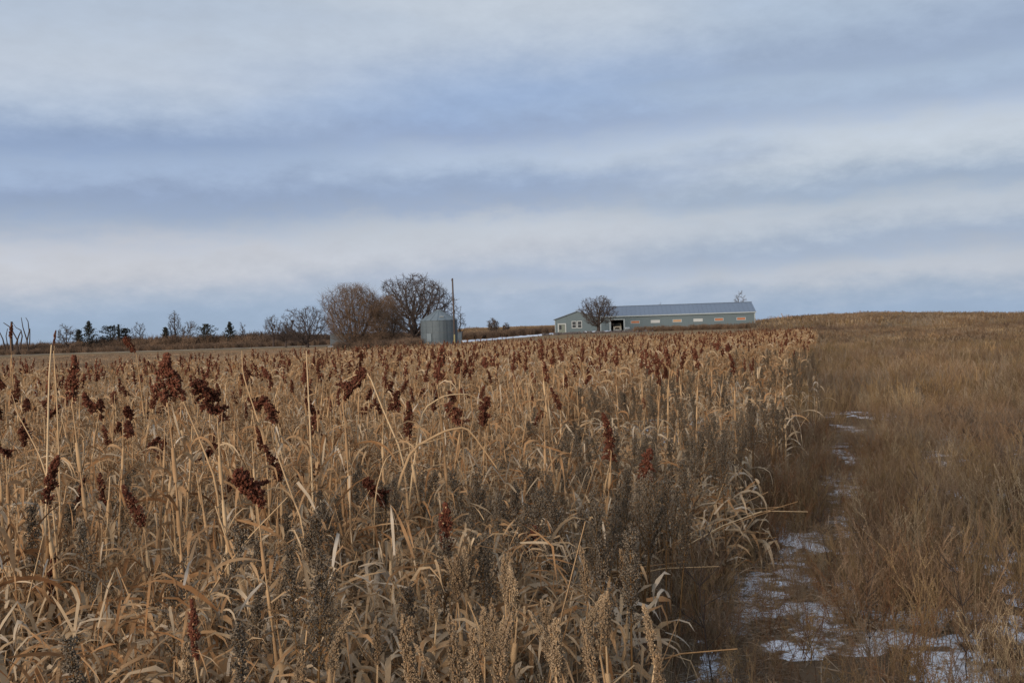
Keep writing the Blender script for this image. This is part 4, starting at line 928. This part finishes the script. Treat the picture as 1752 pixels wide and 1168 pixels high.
part('foundation', MB().box(-.02, DX0 - .3, -.05, -.031, .02, .30), M_concrete)
# big open doorway
fr = MB(); fr.box(DX0 - .32, DX0, -.08, -.031, 0, DH + .16); fr.box(DX1, DX1 + .32, -.08, -.031, 0, DH + .16); fr.box(DX0, DX1, -.08, -.031, DH, DH + .16)
part('doorway_frame', fr, M_trim)
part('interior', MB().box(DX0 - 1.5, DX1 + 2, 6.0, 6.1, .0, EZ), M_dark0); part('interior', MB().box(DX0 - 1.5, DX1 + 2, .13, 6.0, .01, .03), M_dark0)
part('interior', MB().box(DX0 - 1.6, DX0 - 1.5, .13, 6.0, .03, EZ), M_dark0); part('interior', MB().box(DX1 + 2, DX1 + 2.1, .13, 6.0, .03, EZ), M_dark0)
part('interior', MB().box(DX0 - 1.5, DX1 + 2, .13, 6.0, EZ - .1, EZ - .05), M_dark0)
for px, col in ((1088, 0), (1122, 1), (1159, 2), (1194, 1), (1229, 0), (1266, 0)):
    cx = lx(px); zc = 1.95 + .0; fr = MB(); w, hh = .92, .30
    fr.box(cx - w, cx + w, -.075, -.031, zc - hh, zc - hh + .09); fr.box(cx - w, cx + w, -.075, -.031, zc + hh - .09, zc + hh); fr.box(cx - w, cx - w + .12, -.075, -.031, zc - hh + .09, zc + hh - .09); fr.box(cx + w - .12, cx + w, -.075, -.031, zc - hh + .09, zc + hh - .09)
    f = part('side_window', fr, M_trim if col != 1 else M_white)
    m = (M_orange, M_white, M_tanboard)[col]
    part('shutter_board', MB().box(cx - w + .12, cx + w - .12, -.055, -.032, zc - hh + .09, zc + hh - .09), m, f)
    f['label'] = ('orange boarded side opening', 'white boarded side opening', 'tan boarded side opening')[col]
# gabled wing on the left
WX0 = lx(950.5); WX1 = .0; WM = (WX0 + WX1) / 2; WE, WR = 2.95, 4.45; yf = -.04
mb = MB(); n = 0
for yy in (yf, 9.0):
    for xx, zz in ((WX0, 0), (WX1, 0), (WX1, WE), (WM, WR), (WX0, WE)): mb.vert((xx, yy, zz))
mb.face(4, 3, 2, 1, 0)[0] if False else mb.face(0, 1, 2, 3, 4); mb.face(9, 8, 7, 6, 5)
mb.face(0, 4, 9, 5); mb.face(1, 6, 7, 2)
x = WX0 + .2
while x < WX1 - .1:
    zt = WE + (WR - WE) * (1 - abs(x - WM) / (WM - WX0)) - .12
    if not (lx(953) < x < lx(971)): mb.box(x, x + .035, yf - .028, yf, .02, zt if not lx(978) < x < lx(998) else .9)
    x += .45
part('wing_wall', mb, M_wall)
mb = MB(); sw = (WR - WE) / (WM - WX0)
for sg in (-1, 1):
    n = len(mb.v); e = (WM + sg * ((WM - WX0) + .3)); ez = WE - .3 * sw
    for yy in (yf - .35, 9.1):
        mb.vert((e, yy, ez + .02)); mb.vert((WM, yy, WR + .02)); mb.vert((WM, yy, WR + .16)); mb.vert((e, yy, ez + .16))
    for q in ((0, 1, 2, 3), (7, 6, 5, 4), (3, 2, 6, 7), (0, 4, 5, 1), (0, 3, 7, 4)): mb.face(*[n + k for k in q])
part('wing_roof', mb, M_roof)
part('roof_vent', MB().box(WM - .3, WM + .3, .3, .9, WR + .05, WR + .38), M_roof)
for px in (983.5, 993):
    cx = lx(px); z0, z1, w = 1.2, 2.42, .36; fr = MB(); y0, y1 = yf - .07, yf - .002
    fr.box(cx - w - .13, cx + w + .13, y0, y1, z0 - .13, z0); fr.box(cx - w - .13, cx + w + .13, y0, y1, z1, z1 + .13); fr.box(cx - w - .13, cx - w, y0, y1, z0, z1); fr.box(cx + w, cx + w + .13, y0, y1, z0, z1)
    f = part('window', fr, M_white); part('pane', MB().box(cx - w, cx + w, yf - .04, yf - .003, z0, z1), M_pane, f); part('sash_bar', MB().box(cx - w, cx + w, yf - .05, yf - .041, (z0 + z1) / 2 - .03, (z0 + z1) / 2 + .03), M_white, f)
c0, c1 = lx(957), lx(968); fr = MB(); fr.box(c0 - .2, c0, yf - .08, yf - .002, 0, 1.95); fr.box(c1, c1 + .2, yf - .08, yf - .002, 0, 1.95); fr.box(c0 - .2, c1 + .2, yf - .08, yf - .002, 1.95, 2.15)
f = part('door_frame', fr, M_white); cm = (c0 + c1) / 2
part('door', MB().box(c0, cm - .01, yf - .05, yf - .003, .02, 1.95), M_doorleaf, f); part('door', MB().box(cm + .01, c1, yf - .05, yf - .003, .02, 1.95), M_doorleaf, f)
part('door_panel_glass', MB().box(c0 + .1, cm - .1, yf - .062, yf - .051, .9, 1.8), M_pane, f)
part('eave_trim', MB().box(WX0 - .02, WX0 + .12, yf - .05, yf - .03, 0, WE - .1), M_trim)

# machine in the doorway
tx = (DX0 + DX1) / 2; tp = barn.matrix_basis @ Vector((tx, 1.2, .03)); tp = Matrix.Rotation(YAW, 3, 'Z') @ Vector((tx, 1.0, .03)) + Vector((BX, BY, BZ))
tr = empty('farm_truck', tp, YAW, 'cream farm truck parked nose out inside the barn doorway', 'truck')
mb = MB(); mb.box(-.8, .8, 0, 1.3, .45, 1.12); mb.box(-.86, .86, .1, 1.25, .5, .85); part('bonnet', mb, M_truck, tr)
mb = MB(); n = 0
for (xx, yy, zz) in ((-.84, 1.31, .5), (.84, 1.31, .5), (.84, 3.2, .5), (-.84, 3.2, .5), (-.84, 1.31, 1.15), (.84, 1.31, 1.15), (.72, 1.7, 1.78), (-.72, 1.7, 1.78), (-.72, 3.1, 1.78), (.72, 3.1, 1.78), (.84, 3.2, 1.15), (-.84, 3.2, 1.15)): mb.vert((xx, yy, zz))
for q in ((0, 1, 5, 4), (4, 5, 6, 7), (7, 6, 9, 8), (1, 2, 10, 5), (5, 10, 9, 6), (3, 0, 4, 11), (11, 4, 7, 8), (2, 3, 11, 10), (10, 11, 8, 9)): mb.face(*q)
part('cab', mb, M_truck, tr)
mb = MB()
for (xx, yy, zz) in ((-.72, 1.36, 1.22), (.72, 1.36, 1.22), (.64, 1.66, 1.72), (-.64, 1.66, 1.72)): mb.vert((xx, yy - .03, zz))
mb.face(0, 1, 2, 3); part('windscreen', mb, M_glass, tr)
part('grille', MB().box(-.45, .45, -.03, -.002, .6, .95), M_dark0, tr); part('bumper', MB().box(-.9, .9, -.16, -.04, .38, .54), M_trim, tr)
for sx in (-.62, .62): m = MB(); m.tube([(sx, -.002, .8), (sx, -.05, .8)], [.13, .13], 12, True); part('headlight', m, M_white, tr)
for sx in (-.82, .62):
    for wy in (.6, 2.6): m = MB(); m.tube([(sx, wy, .34), (sx + .2, wy, .34)], [.34, .34], 14, True); part('wheel', m, M_rubber, tr)
# small white tank right of the doorway
wt_ = P(1073, 565, 198.5); tk = empty('white_tank', (wt_.x, wt_.y, Hs(wt_.x, wt_.y)), .3, 'small white tank on legs beside the barn doorway', 'tank')
m = MB(); m.tube([(-.62, 0, .62), (-.5, 0, .62), (.5, 0, .62), (.62, 0, .62)], [.12, .30, .30, .12], 12, True); part('drum', m, M_white, tk, True)
for sx in (-.4, .36): part('leg', MB().box(sx, sx + .05, -.2, .2, 0, .36), M_trim, tk)
# dark rubble in front of the barn
m = MB()
for k in range(260):
    px = U(925, 1120); d = U(176, 190); v = at(px, d); s_ = U(.12, .38); m.ti = U(0, 1); m.octa((v.x, v.y, v.z + s_ * .4), s_, rdir(U(0, 1.5)), U(.6, 1.4))
setp(part('rubble', m, M_rubble, None), 'dark low heap of rubble and brush before the barn', kind='stuff')

# ------------------------------------------------------------------ grain bin
gp = at(751.5, 149); gb = empty('grain_bin', gp, 0, 'round galvanised steel grain bin with conical roof', 'grain bin')
RB = 2.72; ez = P(751, 548, 149).z - gp.z; pk = P(751, 530, 149).z - gp.z; NR = 4
for k in range(NR):
    m = MB(); z0, z1 = ez * k / NR, ez * (k + 1) / NR - .012; pts, rr = [], []
    for j in range(17): t = j / 16; pts.append((0, 0, z0 + (z1 - z0) * t)); rr.append(RB + .018 * math.sin(j * math.pi / 1.0 * .5 * 2) + (.012 if j % 2 else 0) + .004 * (k % 2))
    m.tube(pts, rr, 48); o = part('wall_ring', m, M_galv, gb)
for k in range(16):
    a = 2 * math.pi * k / 16 + .1; m = MB(); c, s_ = math.cos(a), math.sin(a)
    m.tube([(c * (RB + .05), s_ * (RB + .05), .02), (c * (RB + .05), s_ * (RB + .05), ez - .03)], [.014, .014], 4)
    part('stiffener', m, M_galv, gb)
NP = 16
for k in range(NP):
    a0, a1 = 2 * math.pi * k / NP, 2 * math.pi * (k + 1) / NP; m = MB(); r1 = RB + .12; r2 = .35; z1 = ez - .02; z2 = pk - .12
    for a in (a0, a1): m.vert((r1 * math.cos(a), r1 * math.sin(a), z1)); m.vert((r2 * math.cos(a), r2 * math.sin(a), z2))
    m.face(0, 2, 3, 1); b0 = Vector((r1 * math.cos(a0), r1 * math.sin(a0), z1 + .03)); m.tube([b0, (r2 * math.cos(a0), r2 * math.sin(a0), z2 + .03)], [.035, .03], 4)
    part('roof_panel', m, M_galvroof, gb)
m = MB(); m.tube([(0, 0, pk - .14), (0, 0, pk - .02), (0, 0, pk + .03)], [.42, .40, .1], 16, True); part('roof_cap', m, M_galvroof, gb)
m = MB(); a = -1.28; c, s_ = math.cos(a), math.sin(a); m.box(-.28, .28, -.25, .25, 0, .1); o = part('roof_hatch', m, M_white, gb, loc=(c * 1.95, s_ * 1.95, ez + (pk - ez) * (1 - 1.95 / RB) + .04)); o.rotation_euler = (.5 * 0, 0, a + 1.57)
m = MB()
for sx in (-.2, .2): m.tube([(RB * .0 + sx, -RB - .12, .1), (sx, -RB - .12, ez)], [.018, .018], 4)
for k in range(10): m.box(-.2, .2, -RB - .13, -RB - .11, .3 + k * .33, .33 + k * .33)
part('ladder', m, M_galv, gb).rotation_euler = (0, 0, .35)
m = MB(); m.box(-.4, .4, -RB - .1, -RB - .04, .5, 1.7); part('bin_door', m, M_galvroof, gb).rotation_euler = (0, 0, -.5)
m = MB(); m.tube([(0, 0, -.1), (0, 0, .08)], [RB + .15, RB + .15], 32, True); part('base_slab', m, M_concrete, gb)
# small tin shed just behind it on the right
sd_ = at(785, 158); sh = empty('tin_shed', sd_, 0, 'small pale tin shed peeking out right of the grain bin', 'shed')
part('wall', MB().box(-.75, .4, 0, 1.6, 0, 1.75), M_galvroof, sh); m = MB(); m.box(-.85, .5, -.1, 1.7, 1.752, 1.82); part('roof', m, M_roof, sh)
# low shed far behind the willow
sp_ = at(581, 186); ls = empty('low_shed', sp_, 0, 'low blue-grey shed seen behind the willow', 'shed')
wz = P(568, 571, 186).z - sp_.z; rz_ = P(568, 565, 186).z - sp_.z
part('wall', MB().box(-1.8, 1.8, 0, 4, 0, wz), surf('dull_shed_metal', (.07, .085, .10), .7), ls)
m = MB(); n = 0
for xx in (-2.0, 2.0):
    for yy, zz in ((-.2, wz + .003), (2, rz_), (4.2, wz + .003)): m.vert((xx, yy, zz))
m.face(0, 3, 4, 1); m.face(1, 4, 5, 2); m.face(0, 1, 2); m.face(5, 4, 3); part('roof', m, M_roof, ls)
# utility pole
pt, pb = P(774, 476, 143), at(777.6, 143); up_ = empty('utility_pole', pb, 0, 'tall leaning bare wooden pole at the grain bin', 'pole')
m = MB(); v = pt - pb; m.tube([(0, 0, 0), tuple(v * .5), tuple(v)], [.17, .14, .11], 10, True); part('shaft', m, M_pole, up_, True)
m = MB(); q = v * .985; m.box(q.x - .16, q.x - .05, q.y - .05, q.y + .05, q.z - .25, q.z + .02); part('cap_bracket', m, M_pole, up_)
yp = P(777, 572, 140.5); yb = at(777.3, 140.5); o = part('marker_post', MB(), M_yellow, None) if False else None
m = MB(); m.tube([(0, 0, 0), (0, 0, yp.z - yb.z)], [.11, .10], 8, True); o = part('marker_post', m, M_yellow, None, True, yb); setp(o, 'short yellow marker post at the foot of the pole', 'post')
print('objects', len(bpy.data.objects))
